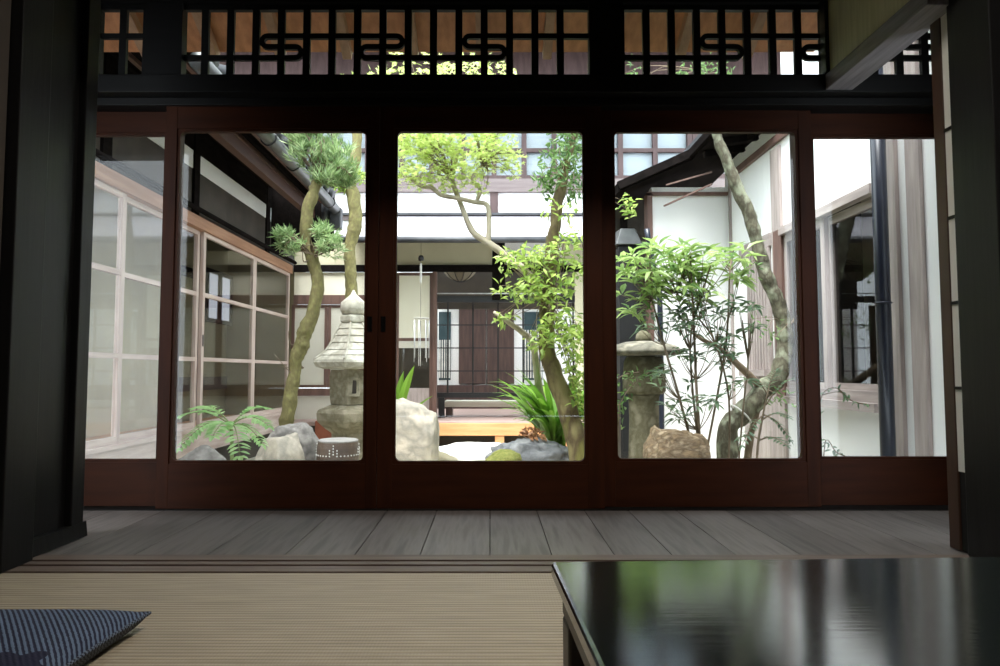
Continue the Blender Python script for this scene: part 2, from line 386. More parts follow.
# engawa floor: boards running towards the garden
fl = MB(); fl.recalc = True
xs = [-2.5, -2.28, -2.05, -1.83, -1.6, -1.38, -1.145, -.91, -.66, -.435, -.225, 0, .198, .40, .585, .79, 1.0, 1.22, 1.44, 1.66, 1.9, 2.14]
for a, b in zip(xs[:-1], xs[1:]):
    fl.box(a + .0013, b - .0013, YS, 2.864, -.035, 0)
fl.box(-2.5, 2.14, YS, 3.02, -.07, -.036)
solo('floor', fl, mt['boards'], (0, 2.4, 0), 'grey brown wooden veranda floor of long boards in front of the glass doors', 'floor', kind='structure', bevel=.0012)
solo('trim_5', B(-2.5, 2.14, 2.8645, 3.03, -.07, .003), mt['black'], (0, 2.9, 0), 'dark wooden track under the sliding glass doors', 'door track', kind='structure')
# threshold with two running grooves
th = MB()
y = YT; w = YS - YT
for a, b, dz in ((0, .30, 0), (.30, .40, -.012), (.40, .58, 0), (.58, .68, -.012), (.68, 1, .0)):
    th.box(-2.3, 2.14, y + a * w, y + b * w, -.07, .004 + dz)
solo('trim_1', th, mt['sill'], (0, YT, 0), 'brown grooved wooden threshold between straw mat and veranda boards', 'threshold', kind='structure')
# tatami
solo('tatami_mat', B(-1.43, XR - .06, -2.9, YT - .002, -.055, 0), mt['tatami'], (0, 0, 0), 'pale straw tatami mat with fine ridges in front of the threshold', 'tatami mat')
solo('floor_base', B(-2.5, 2.14, -3.1, YT - .001, -.12, -.0551).box(-2.5, 2.14, YT, 3.0, -.12, -.071), mt['shade'], (0, 0, -.12), 'dark subfloor under the straw mat', 'floor', kind='structure')
# ceilings and walls
solo('ceiling', B(-2.5, 2.14, -3.1, 2.98, 2.42, 2.5), mt['shade'], (0, 0, 2.42), 'dark wooden ceiling of the room', 'ceiling', kind='structure')
lw = B(XL - .12, XL, -3.1, 1.96, 0, 2.42)
solo('wall_left', lw, mt['shade'], (XL, 0, 0), 'dark wall on the left of the room', 'wall', kind='structure')
rw = B(XR + .02, XR + .12, -3.1, 1.95, 0, 2.42)
solo('wall_right', rw, mt['shade'], (XR, 0, 0), 'dark wall on the right of the room beyond the low table', 'wall', kind='structure')
solo('wall_back', B(-2.5, 2.14, -3.2, -3.1, 0, 2.42), mt['roomwall'], (0, -3.1, 0), 'plaster wall behind the viewer', 'wall', kind='structure')
solo('wall_front', B(-2.3, 2.14, YT + .02, YT + .12, 1.83, 2.42), mt['black'], (0, YT, 1.83), 'dark hanging wall over the threshold', 'wall', kind='structure')
# ends of the veranda
solo('wall_veranda_left', B(-2.5, -2.4, 1.96, 3.0, 0, 2.42), mt['shade'], (-2.4, 2.4, 0), 'dark wall closing the left end of the veranda', 'wall', kind='structure')
solo('wall_veranda_right', B(2.06, 2.14, 1.96, 3.0, 0, 2.42), mt['shade'], (2.1, 2.4, 0), 'dark wall closing the right end of the veranda', 'wall', kind='structure')
# left pillar, wall stub, its end post and baseboard
def post(name, x0, x1, y0, y1, z1, label, m='dark', cat='post'):
    return solo(name, B(x0, x1, y0, y1, 0.004, z1), mt[m], ((x0 + x1) / 2, (y0 + y1) / 2, 0), label, cat, kind='structure', bevel=.004)
Ya = PX(41, 553, XL + .045).y
post('pillar', XL - .12, XL + .035, 1.965, Ya - .02, 2.42, 'dark square wooden pillar at the left picture edge, standing on the threshold')
solo('wall_stub', B(XL - .1, XL - .02, Ya - .02, 2.34, 0, 2.42), mt['dark'], (XL, 2.2, 0), 'dark panelled wall stub beside the left pillar', 'wall', kind='structure')
post('pillar', XL - .1, XL + .005, 2.335, 2.405, 2.42, 'slim dark end post right of the left pillar, nearer the glass doors')
bb = MB().hexa([(XL - .02, Ya - .02, .004), (XL + .012, Ya - .02, .004), (XL + .012, 2.42, .004), (XL - .02, 2.42, .004), (XL - .02, Ya - .02, .055), (XL + .006, Ya - .02, .055), (XL + .006, 2.42, .055), (XL - .02, 2.42, .055)])
solo('baseboard_left', bb, mt['dark'], (XL, 2.2, 0), 'low dark baseboard along the wall stub on the veranda floor', 'baseboard', kind='structure')
# right pillar
post('pillar', XR - .03, XR + .12, 1.96, 2.145, 2.42, 'broad dark wooden pillar at the right picture edge behind the table')
# beam along the right end, panel above it
solo('trim_2', B(1.44, 1.555, 2.13, 2.80, zv(97, YD), zv(97, YD) + .068), mt['greybeam'], (1.5, 2.5, 1.8), 'grey lintel beam running towards the viewer at upper right', 'beam', kind='structure', bevel=.004)
solo('wall_upper', B(1.462, 1.53, 2.13, 2.80, zv(97, YD) + .07, 2.42), mt['panel'], (1.5, 2.5, 2), 'yellow green panel wall above the grey lintel beam', 'wall', kind='structure')
post('pillar', xu(822, 2.83, 40), xu(838, 2.83, 40), 2.80, 2.85, 2.42, 'black post between the transom openings at upper right') .location.z = 0
bpy.data.objects['pillar.003'].data.transform(Matrix.Translation((0, 0, 0)))
# that post only stands above the beam
o = bpy.data.objects['pillar.003']
for v in o.data.vertices:
    if v.co.z < 0.5: v.co.z = zv(74, 2.83)

# ------------------------------------------------------------------ shoji at the right
sx = 1.545; ys0, ys1 = 2.16, 2.262
sh = thing('shoji_screen', (sx, 2.2, 0.0), 'paper shoji screen with brown stile standing edge-on beside the right pillar', 'sliding screen')
ztop = zv(14, 2.26)
part('stile', B(sx - .012, sx + .02, ys1 - .052, ys1, .004, ztop), mt['shojiwood'], sh, .003)
pz0 = zv(472, 2.2)
part('bottom_board', B(sx - .006, sx + .014, ys0, ys1 - .053, .004, pz0), mt['black'], sh)
part('paper', B(sx - .009, sx - .007, ys0, ys1 - .053, pz0 + .001, ztop), mt['paper'], sh)
for v in (130, 218, 303, 388):
    z = zv(v, 2.2); part('lattice_bar', B(sx - .014, sx - .0092, ys0, ys1 - .053, z - .005, z + .005), mt['black'], sh)

# ------------------------------------------------------------------ lintel and transom
zk0, zk1 = zv(106, 2.865), zv(74, 2.80)
kam = B(-2.4, 2.06, 2.80, 2.99, zk0 + .036, zk1).box(-2.4, 2.06, 2.855, 2.99, zk0, zk0 + .035)
solo('trim_3', kam, mt['black'], (0, 2.85, zk0), 'long black lintel beam above the sliding glass doors', 'beam', kind='structure', bevel=.003)
zr0, zr1 = zk1 + .001, zv(9, 2.85)
solo('wall_top', B(-2.4, 2.06, 2.83, 2.878, zr1 + .022, 2.42), mt['black'], (0, 2.9, 2.3), 'black beam above the transom openings', 'beam', kind='structure')
for i, (a, b, l) in enumerate(((60, 99, 'black post left of the small transom'), (146, 183, 'broad black post between small and long transoms'), (589, 623, 'black post between the two long transoms, above the middle door edge'))):
    solo('trim_%d' % (i + 6), B(xu(a, 2.84, 40), xu(b, 2.84, 40), 2.83, 2.878, zr0, zr1 + .02), mt['black'], (xu(a, 2.84, 40), 2.86, zr0), l, 'post', kind='structure')
Yr = 2.86
def U_(u): return xu(u, Yr, 40)
zU, zM, zL = zv(36.7, Yr), zv(47.3, Yr), zv(58.3, Yr)
hb = px(2.6, Yr)
def ribbon(segs):
    """segs: path points (x,z) -> flat bar of square section along the path"""
    m = MB(); n = len(segs); ring = []
    for i, (x, z) in enumerate(segs):
        a = segs[max(i - 1, 0)]; b = segs[min(i + 1, n - 1)]
        t = Vector((b[0] - a[0], b[1] - a[1])); t.normalize(); nx, nz = -t.y, t.x
        r = []
        for s_, yy in ((-1, Yr - .009), (1, Yr - .009), (1, Yr + .009), (-1, Yr + .009)):
            m.v.append((x + nx * s_ * hb, yy, z + nz * s_ * hb)); r.append(len(m.v) - 1)
        ring.append(r)
    for a, b in zip(ring[:-1], ring[1:]):
        for k in range(4): m.f.append((a[k], a[(k + 1) % 4], b[(k + 1) % 4], b[k]))
    m.f.append(tuple(ring[0])); m.f.append(tuple(ring[-1][::-1]))
    return m
def arc(cx, za, zb, side):
    c = (za + zb) / 2; r = abs(zb - za) / 2; s = 1 if zb > za else -1
    return [(cx + side * r * math.cos(t), c + s * r * math.sin(t)) for t in [(-.5 + k / 8) * math.pi for k in range(9)]]
def transom(openu, bars, path, label):
    a, b = openu
    t = thing('transom_panel', ((U_(a) + U_(b)) / 2, Yr, zr0), label, 'transom')
    f = MB(); x0, x1 = U_(a), U_(b)
    f.box(x0 - .012, x1 + .012, Yr - .012, Yr + .012, zr0 + .001, zr0 + .006).box(x0 - .012, x1 + .012, Yr - .012, Yr + .012, zr1 - .004, zr1 + .019)
    f.box(x0 - .012, x0, Yr - .012, Yr + .012, zr0 + .006, zr1 - .004).box(x1, x1 + .012, Yr - .012, Yr + .012, zr0 + .006, zr1 - .004)
    part('frame', f, mt['black'], t)
    for u in bars:
        part('lattice_bar', B(U_(u) - px(3.6, Yr), U_(u) + px(3.6, Yr), Yr - .011, Yr + .008, zr0 + .006, zr1 - .004), mt['black'], t)
    part('scroll_bar', ribbon(path), mt['black'], t)
    part('pane', B(x0, x1, Yr + .014, Yr + .016, zr0 + .006, zr1 - .004), mt['glass'], t)
def scroll(u0, u1, plan):
    """plan: list of ('L'/'M'/'U' switch u, side)"""
    Z = {'L': zL, 'M': zM, 'U': zU}
    cur = plan[0]; pts = [(U_(u0), Z[cur])]
    for lev, u, side in plan[1]:
        pts += [(x, z) for x, z in arc(U_(u), Z[cur], Z[lev], side)]
        cur = lev
    pts.append((U_(u1), Z[cur])); return pts
transom((100, 144), [124], [(U_(100), zU), (U_(144), zU)], 'small black lattice transom with four openings at upper left beside the dark pillar')
transom((184, 588), [184 + 25.3 * k - 3.4 for k in range(1, 16)], scroll(184, 588, ('L', [('M', 296, 1), ('U', 268, -1), ('M', 397, 1), ('L', 367, -1), ('M', 499, 1), ('U', 470, -1)])), 'long black transom lattice with three scroll shapes above the middle doors')
transom((624, 945), [624 + 25.2 * k - 3.4 for k in range(1, 13)], scroll(624, 945, ('L', [('M', 735, 1), ('U', 707, -1), ('M', 837, 1), ('L', 808, -1), ('M', 936, 1), ('U', 908, -1)])), 'black transom lattice with scroll shapes above the two right doors')

# ------------------------------------------------------------------ sliding doors
def ring_trim(x0, x1, z0, z1, y0, y1, rad, wdt):
    """frame lining with rounded inner corners"""
    m = MB(); n = 6
    inner, outer = [], []
    for cx, cz, a0 in ((x1 - rad, z1 - rad, 0), (x0 + rad, z1 - rad, 90), (x0 + rad, z0 + rad, 180), (x1 - rad, z0 + rad, 270)):
        for k in range(n + 1):
            a = math.radians(a0 + 90 * k / n); c, s = math.cos(a), math.sin(a)
            inner.append((cx + rad * c, cz + rad * s))
            q = max(abs(c), abs(s)); outer.append((min(max(cx + (rad + wdt) * c / q, x0 - wdt), x1 + wdt), min(max(cz + (rad + wdt) * s / q, z0 - wdt), z1 + wdt)))
    N = len(inner)
    for yy in (y0, y1):
        for p in inner: m.v.append((p[0], yy, p[1]))
        for p in outer: m.v.append((p[0], yy, p[1]))
    for k in range(N):
        j = (k + 1) % N
        m.f += [(k, j, N + j, N + k), (2 * N + k, 3 * N + k, 3 * N + j, 2 * N + j), (k, 2 * N + k, 2 * N + j, j), (N + k, N + j, 3 * N + j, 3 * N + k)]
    return m
def door(name, ul, ur, pl, pr, Y, vt, vb, label, rad=.022, handle=None):
    x0, x1, a, b = xu(ul, Y), xu(ur, Y), xu(pl, Y), xu(pr, Y)
    z0, z1 = .006, zk0 + .006 - .004
    if Y > 2.9: z1 = zk0 - .002
    c, d = zv(vb, Y), zv(vt, Y); th_ = .034; w = .012
    t = thing(name, ((x0 + x1) / 2, Y, 0), label, 'sliding door', kind='structure')
    stl = [part('stile', B(x0, a - w, Y, Y + th_, z0, z1), mt['door'], t, .002)]
    stl.append(part('stile', B(b + w, x1, Y, Y + th_, z0, z1), mt['door'], t, .002))
    part('top_rail', B(a - w, b + w, Y + .001, Y + th_ - .001, d + w, z1), mt['doorh'], t)
    part('bottom_rail', B(a - w, b + w, Y + .001, Y + th_ - .001, z0, c - w), mt['doorh'], t)
    part('pane_lining', ring_trim(a, b, c, d, Y + .006, Y + th_ - .004, max(rad, .002), w), mt['door'], t)
    part('pane', B(a - .004, b + .004, Y + .018, Y + .021, c - .004, d + .004), mt['glass'], t)
    if handle:
        hx = xu(handle, Y); hz0, hz1 = zv(332, Y), zv(316, Y)
        h_ = ring_trim(hx - .006, hx + .006, hz0 + .006, hz1 - .006, Y - .003, Y + .002, .006, .004)
        h_.box(hx - .0055, hx + .0055, Y - .0012, Y + .001, hz0 + .006, hz1 - .006)
        part('handle', h_, mt['handle'], stl[0 if handle < (ul + ur) / 2 else 1], label='black oval recessed pull')
    return t
Y2, Y3 = YD, 2.925
door('door_1', 40, 177, 62, 159.5, Y3, 135, 459.5, 'dark brown sliding glass door at far left, square cornered and partly behind the pillar', .002)
door('door_2', 161, 377.9, 175.5, 364, Y2, 131, 461, 'brown glass door showing the bell roofed stone lantern and mossy trunk', handle=370)
door('door_3', 378.35, 603, 396, 584, Y2, 131, 461.5, 'middle brown glass door in front of the maple and rear lattice', handle=383.5)
door('door_4', 598, 816, 616.5, 800, 2.908, 131.5, 459, 'brown glass door showing the mushroom capped lantern and crooked trunk')
door('door_5', 797, 962, 818.5, 946, 2.946, 137, 457, 'dark brown glass door at far right, square cornered, before the navy downpipe', .002)

# ------------------------------------------------------------------ low table
tz = .335
c1 = PZ(551, 561, tz); c2 = PZ(1000, 556, tz); c3 = PZ(574.5, 666, tz)
ex = Vector((c2.x - c1.x, c2.y - c1.y, 0)).normalized(); ey = Vector((ex.y, -ex.x, 0))
tt = thing('low_table', (c1 + ex * .5 + ey * .35).xy.to_3d(), 'low black lacquered table with glossy top standing on the tatami at lower right', 'table')
def obox(o, s0, s1, t0, t1, z0, z1):
    q = [o + ex * s0 + ey * t0, o + ex * s1 + ey * t0, o + ex * s1 + ey * t1, o + ex * s0 + ey * t1]
    return [(p.x, p.y, z0) for p in q] + [(p.x, p.y, z1) for p in q]
L_, W_ = .96, .66
part('tabletop', MB().hexa(obox(c1, 0, L_, 0, W_, tz - .022, tz)), mt['lacquer'], tt, .005)
part('apron', MB().hexa(obox(c1, .012, L_ - .012, .02, W_ - .02, tz - .062, tz - .0225)), mt['tablewood'], tt, .003)
for s_ in (.012, L_ - .062):
    for t_ in (.02, W_ - .07):
        part('leg', MB().hexa(obox(c1, s_, s_ + .05, t_, t_ + .05, .001, tz - .063)), mt['tablewood'], tt, .004)

# ------------------------------------------------------------------ floor cushion
k1 = PZ(150, 609, .045)
S_ = .56; ccx, ccy = k1.x - S_ / 2, k1.y - S_ / 2
cu = thing('floor_cushion', (ccx, ccy, .001), 'navy and pale blue striped floor cushion with dark blossoms on the tatami', 'cushion')
cm = MB(); N = 36
def cush(i, j, sgn):
    a, b = i / N * 2 - 1, j / N * 2 - 1
    pin = 1 - .055 * (1 - b * b) * abs(a) ** 4; pin2 = 1 - .055 * (1 - a * a) * abs(b) ** 4
    pl = (max(0, (1 - abs(a) ** 3.2) * (1 - abs(b) ** 3.2))) ** .42
    pl = pl if sgn > 0 else pl ** .35
    z = .036 + sgn * (.036 if sgn > 0 else .034) * pl
    return (ccx + a * S_ / 2 * pin, ccy + b * S_ / 2 * pin2, max(z, .003))
for sgn in (1,):
    for i in range(N + 1):
        for j in range(N + 1): cm.v.append(cush(i, j, sgn))
    for i in range(N):
        for j in range(N):
            a = i * (N + 1) + j; cm.f.append((a, a + N + 1, a + N + 2, a + 1))
cm.smooth = True
part('cover', cm, mt['fabric'], cu)
cb = MB(); cb.smooth = True
for i in range(N + 1):
    for j in range(N + 1): cb.v.append(cush(i, j, -1))
for i in range(N):
    for j in range(N):
        a = i * (N + 1) + j; cb.f.append((a, a + 1, a + N + 2, a + N + 1))
part('underside', cb, mt['weave'], cu)
sm = MB(); path = [cush(i, 0, 1) for i in range(N + 1)] + [cush(N, j, 1) for j in range(1, N + 1)] + [cush(i, N, 1) for i in range(N - 1, -1, -1)] + [cush(0, j, 1) for j in range(N - 1, -1, -1)]
sm.tube(path, .004, 6, sub=1)
part('seam', sm, mt['weave'], cu)

# ================================================================== OUTSIDE
GZ = -.33
g = MB(); nx, ny = 60, 70
for i in range(nx + 1):
    for j in range(ny + 1):
        x = -4.2 + 8.4 * i / nx; y = 3.03 + 11.5 * j / ny
        g.v.append((x, y, GZ + .03 * noise.noise(Vector((x * 1.3, y * 1.3, 0)))))
for i in range(nx):
    for j in range(ny):
        a = i * (ny + 1) + j; g.f.append((a, a + ny + 1, a + ny + 2, a + 1))
g.smooth = True
solo('ground', g, mt['ground'], (0, 5, GZ), 'pale gravelly ground of the courtyard garden', 'ground', kind='structure')
# our own roof and eave
zE0, zE1 = 2.54, 2.28
YE = 3.45
solo('wall_eave', B(-2.6, 2.16, 2.93, 2.985, zr1 + .0, 2.75), mt['black'], (0, 2.95, 2.2), 'dark outer wall strip over the transoms', 'wall', kind='structure')
bpy.data.objects['wall_eave'].hide_render = False
for v in bpy.data.objects['wall_eave'].data.vertices:
    if v.co.z + 2.2 < 2.5: v.co.z = 2.40 - 2.2
ev = MB().hexa([(-2.6, 2.95, zE0), (1.72, 2.95, zE0), (1.72, YE, zE1), (-2.6, YE, zE1), (-2.6, 2.95, zE0 + .1), (1.72, 2.95, zE0 + .1), (1.72, YE, zE1 + .07), (-2.6, YE, zE1 + .07)])
er = thing('roof', (0, 3.0, 2.5), 'orange brown eave boards with pale rafters seen through the black transoms', 'roof', kind='structure')
part('eave_boards', ev, mt['soffit'], er)
for k in range(12):
    x = -2.5 + k * .35
    part('rafter', MB().beam((x, 2.98, zE0 - .035), (x, YE - .02, zE1 - .032), .045, .055), mt['rafter'], er)
part('roof_slab', B(-2.6, 2.16, -3.3, 2.94, 2.76, 2.9), mt['tile'], er)
part('roof_edge', MB().hexa([(-2.6, 2.95, 2.66), (1.72, 2.95, 2.66), (1.72, YE, 2.36), (-2.6, YE, 2.36), (-2.6, 2.95, 2.8), (1.72, 2.95, 2.8), (1.72, YE, 2.42), (-2.6, YE, 2.42)]), mt['tile'], er)

# ------------------------------------------------------------------ left: glazed corridor
XW = -2.46; YC = 8.16
gc = thing('glazed_corridor', (XW, 5.5, GZ), 'long glazed corridor wing with dark eaves on the left of the courtyard', 'building')
zb0, zs, zl0, zl1 = -.10, .115, 1.785, 1.885
part('base_panel', B(XW - .06, XW + .012, 3.05, YC, zb0, zs - .035), mt['pinkwoodh'], gc)
part('window_sill', B(XW - .08, XW + .03, 3.05, YC, zs - .034, zs - .001), mt['pinkwoodh'], gc, .003)
part('lintel', B(XW - .08, XW + .03, 3.05, YC, zl0 + .001, zl1), mt['orange'], gc, .003)
part('conduit', MB().tube([(XW + .06, 3.1, zl1 + .035), (XW + .06, YC, zl1 + .035)], .022, 8), mt['darkwood'], gc)
part('upper_wall', B(XW - .08, XW - .01, 3.05, 8.85, zl1 + .001, 2.27), mt['shade'], gc)
part('plaster_band', B(XW - .08, XW - .004, 3.05, 8.85, 2.272, 2.42), mt['white'], gc, label='white plaster strip under the eave')
part('wall_head', B(XW - .08, XW + .0, 3.05, 8.85, 2.421, 2.7), mt['darkwood'], gc)
for y in (3.1, 4.2, 5.5, 7.3):
    part('post', B(XW - .09, XW + .012, y - .05, y + .05, zl1 + .002, 2.65), mt['darkwood'], gc)
part('foundation', B(XW - .3, XW - .06, 3.05, YC, GZ - .05, zb0 - .001), mt['shade'], gc)
XE = -1.74; zeI, zeO = 2.70, 2.45
Yg1 = 7.25
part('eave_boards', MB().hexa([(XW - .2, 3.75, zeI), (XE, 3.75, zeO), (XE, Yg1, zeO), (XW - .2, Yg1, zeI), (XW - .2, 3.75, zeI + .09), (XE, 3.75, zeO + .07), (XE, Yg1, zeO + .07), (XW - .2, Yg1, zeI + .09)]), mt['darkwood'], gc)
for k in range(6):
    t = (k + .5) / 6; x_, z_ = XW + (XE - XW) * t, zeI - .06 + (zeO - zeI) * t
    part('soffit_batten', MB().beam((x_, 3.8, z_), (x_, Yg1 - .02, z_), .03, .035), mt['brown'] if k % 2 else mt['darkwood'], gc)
part('corner_board', B(XW + .001, XE - .02, 7.42, 7.46, 1.94, 2.72), mt['darkwood'], gc)
part('corner_tile', MB().tube([(XE - .09, 7.35, 2.22), (XE - .09, 7.35, 2.52)], .05, 12, sub=1), mt['tile'], gc)
part('purlin', MB().beam((-1.95, 3.8, 2.31), (-1.95, Yg1 - .05, 2.31), .07, .1), mt['redwood'], gc)
tl = MB()
for k in range(16):
    y = 3.85 + k * .225
    tl.tube([(XW - .2, y, zeI + .1), (XE + .02, y, zeO + .085)], .06, 8, sub=1)
part('tile_roof', tl, mt['tile'], gc)
gt = MB().tube([(XE + .03, 3.8, 2.405), (XE + .03, Yg1 + .02, 2.375)], .055, 12)
part('gutter', gt, mt['gutter'], gc)
for k in range(5):
    y = 4.4 + k * .65
    part('gutter_bracket', MB().tube([(XE - .03, y, 2.44), (XE - .022, y, 2.36), (XE + .03, y, 2.325), (XE + .085, y, 2.36), (XE + .09, y, 2.41)], .006, 6), mt['ink'], gc)
# hopper and corner tiles where the two eaves meet
part('gutter_hopper', B(XE - .03, XE + .09, Yg1 + .03, Yg1 + .15, 2.16, 2.40), mt['tile'], gc, .01)
# corridor interior
xi = -3.45
part('inner_wall', B(xi - .08, xi, 3.05, 7.15, .02, 2.4), mt['tan'], gc)
part('inner_wall', B(xi - .08, xi, 7.151, 8.85, .02, 2.4), mt['olive'], gc, label='far end wall in olive darkened to imitate dimness behind the far panes')
part('inner_floor', B(xi, XW - .081, 3.05, 8.85, -.02, .02), mt['nosing'], gc)
part('inner_ceiling', B(xi, XW - .081, 3.05, 8.85, 2.35, 2.4), mt['shade'], gc)
for y in (4.3, 5.5, 7.82):
    part('inner_post', B(xi, xi + .06, y - .05, y + .05, .021, 2.34), mt['darkwood'], gc)
part('inner_lintel', B(xi, xi + .05, 7.2, 8.7, 1.66, 1.76), mt['darkwood'], gc)
part('inner_skirting', B(xi, xi + .03, 7.2, 8.7, .36, .52), mt['shade'], gc)
part('end_wall', B(xi, XW - .1, 8.72, 8.84, .021, 2.34), mt['olive'], gc)
iw = thing('glowing_inner_window', (xi + .05, 8.2, 1.1), 'small two pane frosted window with self-glowing panes inside the left glazed corridor', 'window')  # built for a reflection-like bright shape; its panes glow by themselves
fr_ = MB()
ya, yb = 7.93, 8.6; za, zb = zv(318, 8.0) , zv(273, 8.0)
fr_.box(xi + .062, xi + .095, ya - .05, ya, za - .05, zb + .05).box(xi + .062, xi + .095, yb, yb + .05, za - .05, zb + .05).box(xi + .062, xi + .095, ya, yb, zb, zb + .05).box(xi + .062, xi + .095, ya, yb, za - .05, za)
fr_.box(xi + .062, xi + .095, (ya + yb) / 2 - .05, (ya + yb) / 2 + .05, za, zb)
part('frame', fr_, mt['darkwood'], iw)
part('pane', B(xi + .07, xi + .078, ya, (ya + yb) / 2 - .05, za, zb), mt['glowpane'], iw)
part('pane', B(xi + .07, xi + .078, (ya + yb) / 2 + .05, yb, za, zb), mt['glowpane'], iw)
# the four sliding sashes
lab = ['first sash of the left corridor, nearest the viewer, with tan wall behind', 'second corridor sash from the viewer, half behind the dark door stile',
       'third corridor sash from the viewer, behind the fern, with small pull', 'farthest corridor sash, behind the mossy leaning trunk']
yy = [3.2, 4.46, 5.675, 6.925, YC - .02]
for i in range(4):
    a, b = yy[i] + .002, yy[i + 1] - .002
    off = 0 if i % 2 == 0 else -.032
    if i >= 2: off = 0
    x0, x1 = XW - .028 + off, XW + .004 + off
    w_ = thing('window_%d' % (i + 1), (XW, (a + b) / 2, zs), lab[i], 'window', kind='structure')
    st = .046
    part('stile', B(x0, x1, a, a + st, zs, zl0), mt['pinkwood'], w_, .002)
    part('stile', B(x0, x1, b - st, b, zs, zl0), mt['pinkwood'], w_, .002)
    for z in (zs, zs + .0, zl0):
        pass
    part('bottom_rail', B(x0, x1, a + st, b - st, zs, zs + .045), mt['pinkwoodh'], w_)
    part('top_rail', B(x0, x1, a + st, b - st, zl0 - .035, zl0), mt['pinkwoodh'], w_)
    for z in (.69, 1.245):
        part('glazing_bar', B(x0, x1, a + st, b - st, z - .017, z + .017), mt['pinkwoodh'], w_)
    part('pane', B((x0 + x1) / 2 - .0015, (x0 + x1) / 2 + .0015, a + st - .005, b - st + .005, zs + .04, zl0 - .03), mt['wglass'], w_)
    if i == 2:
        part('handle', B(x1, x1 + .004, a + .012, a + .03, .80, .90), mt['handle'], w_)

# ------------------------------------------------------------------ rear: two storey house
YW = 8.24
rh = thing('two_storey_house', (0, 8.6, GZ), 'two storey plastered house with pale lean-to roof across the rear of the courtyard', 'building')
xa, xb = -5.5, 5.0
# deck
zt = .0
Yn = 7.72
part('deck', B(xu(296, YW), 2.1, Yn + .002, 9.0, -.04, -.001), mt['deck'], rh)
part('deck_edge', B(xu(431, Yn), xu(600, Yn), Yn - .03, Yn, zv(435.5, Yn), zv(423, Yn)), mt['nosing'], rh, .004)
for u in (429, 495, 565):
    part('deck_post', B(xu(u, Yn) , xu(u + 9, Yn), Yn - .02, Yn + .06, GZ, zv(436, Yn)), mt['nosing'], rh)
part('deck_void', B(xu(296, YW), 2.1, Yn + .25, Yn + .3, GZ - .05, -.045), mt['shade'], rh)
# lower wall left part: two lights, kamoi, panels
def rbox(name, u0, u1, v0, v1, m, d=0.0, th_=.04, parent=None, Y=YW, bevel=0):
    return part(name, B(xu(u0, Y), xu(u1, Y), Y - d, Y - d + th_, zv(v1, Y), zv(v0, Y)), mt[m], parent or rh, bevel)
zsoff = zv(243, YW)
rbox('upper_panel', 294, 492, 238, 265, 'tan', 0)
rbox('upper_panel', 492.2, 505, 238, 300, 'darkwood', 0.01)
rbox('upper_panel', 562, 622, 238, 268, 'tanlight', 0)
rbox('lintel', 294, 622, 265.2, 272, 'darkwood', .03)
rbox('wall_light', 294, 395.8, 272.2, 295, 'beige', 0)
rbox('middle_rail', 294, 395.8, 295.2, 304.5, 'brown', .02)
rbox('lower_board', 294, 395.8, 388.2, 396, 'brown', .02)
rbox('lower_panel', 294, 395.8, 396.2, 421, 'pale', 0)
rbox('post', 433, 437, 272.2, 423, 'brown', .04, .08)
rbox('wall_panel', 575, 622, 268.2, 424, 'tanlight', 0)
# sliding paper panels at the rear left
def rpanel(name, u0, u1, v0, v1, label, glassv=None, d=.0):
    Y = YW + d
    t = thing(name, (xu((u0 + u1) / 2, Y), Y, zv(v1, Y)), label, 'sliding screen')
    f = px(3, Y); x0, x1, z0, z1 = xu(u0, Y) + .001, xu(u1, Y) - .001, zv(v1, Y) + .002, zv(v0, Y) - .002
    part('stile', B(x0, x0 + f, Y - .005, Y + .025, z0, z1), mt['brown'], t)
    part('stile', B(x1 - f, x1, Y - .005, Y + .025, z0, z1), mt['brown'], t)
    part('top_rail', B(x0 + f, x1 - f, Y - .004, Y + .024, z1 - f, z1), mt['brown'], t)
    part('bottom_rail', B(x0 + f, x1 - f, Y - .004, Y + .024, z0, z0 + f), mt['brown'], t)
    if glassv:
        zg = zv(glassv[0], Y); zh = zv(glassv[1], Y)
        part('paper', B(x0 + f, x1 - f, Y + .005, Y + .012, zg + f, z1 - f), mt['beige'], t)
        part('middle_rail', B(x0 + f, x1 - f, Y - .003, Y + .023, zg, zg + f), mt['brown'], t)
        part('pale_strip', B(x0 + f, x1 - f, Y + .002, Y + .02, zg - px(7, Y), zg - .001), mt['pale'], t)
        part('pane', B(x0 + f, x1 - f, Y + .008, Y + .011, zh, zg - px(7, Y) - .001), mt['wglass'], t)
        part('skirt_board', B(x0 + f, x1 - f, Y - .002, Y + .02, z0 + f, zh - .001), mt['grey'], t)
    else:
        part('paper', B(x0 + f, x1 - f, Y + .005, Y + .012, z0 + f, z1 - f), mt['pale'], t)
    return t
rpanel('paper_panel', 292, 328, 304.6, 388, 'pale rear panel with brown frame directly behind the mossy leaning trunk')
rpanel('paper_panel', 328.2, 362, 304.6, 388, 'pale rear panel partly behind the bell roofed lantern')
rpanel('paper_panel', 362.2, 395.5, 304.6, 388, 'pale rear panel hidden mostly behind the brown door stile')
rpanel('paper_panel', 396, 432.8, 272.4, 418, 'beige paper screen with dark glass below, above the upright pale rock', (341, 388))
# the dim room behind the glass of that screen
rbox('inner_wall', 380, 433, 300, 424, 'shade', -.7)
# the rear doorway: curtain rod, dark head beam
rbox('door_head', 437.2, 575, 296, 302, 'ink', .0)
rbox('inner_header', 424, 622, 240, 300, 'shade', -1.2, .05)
part('curtain_rod', MB().tube([(xu(437.4, YW), YW - .05, zv(294, YW)), (xu(560, YW), YW - .05, zv(294, YW))], .008, 8), mt['metalrod'], rh)
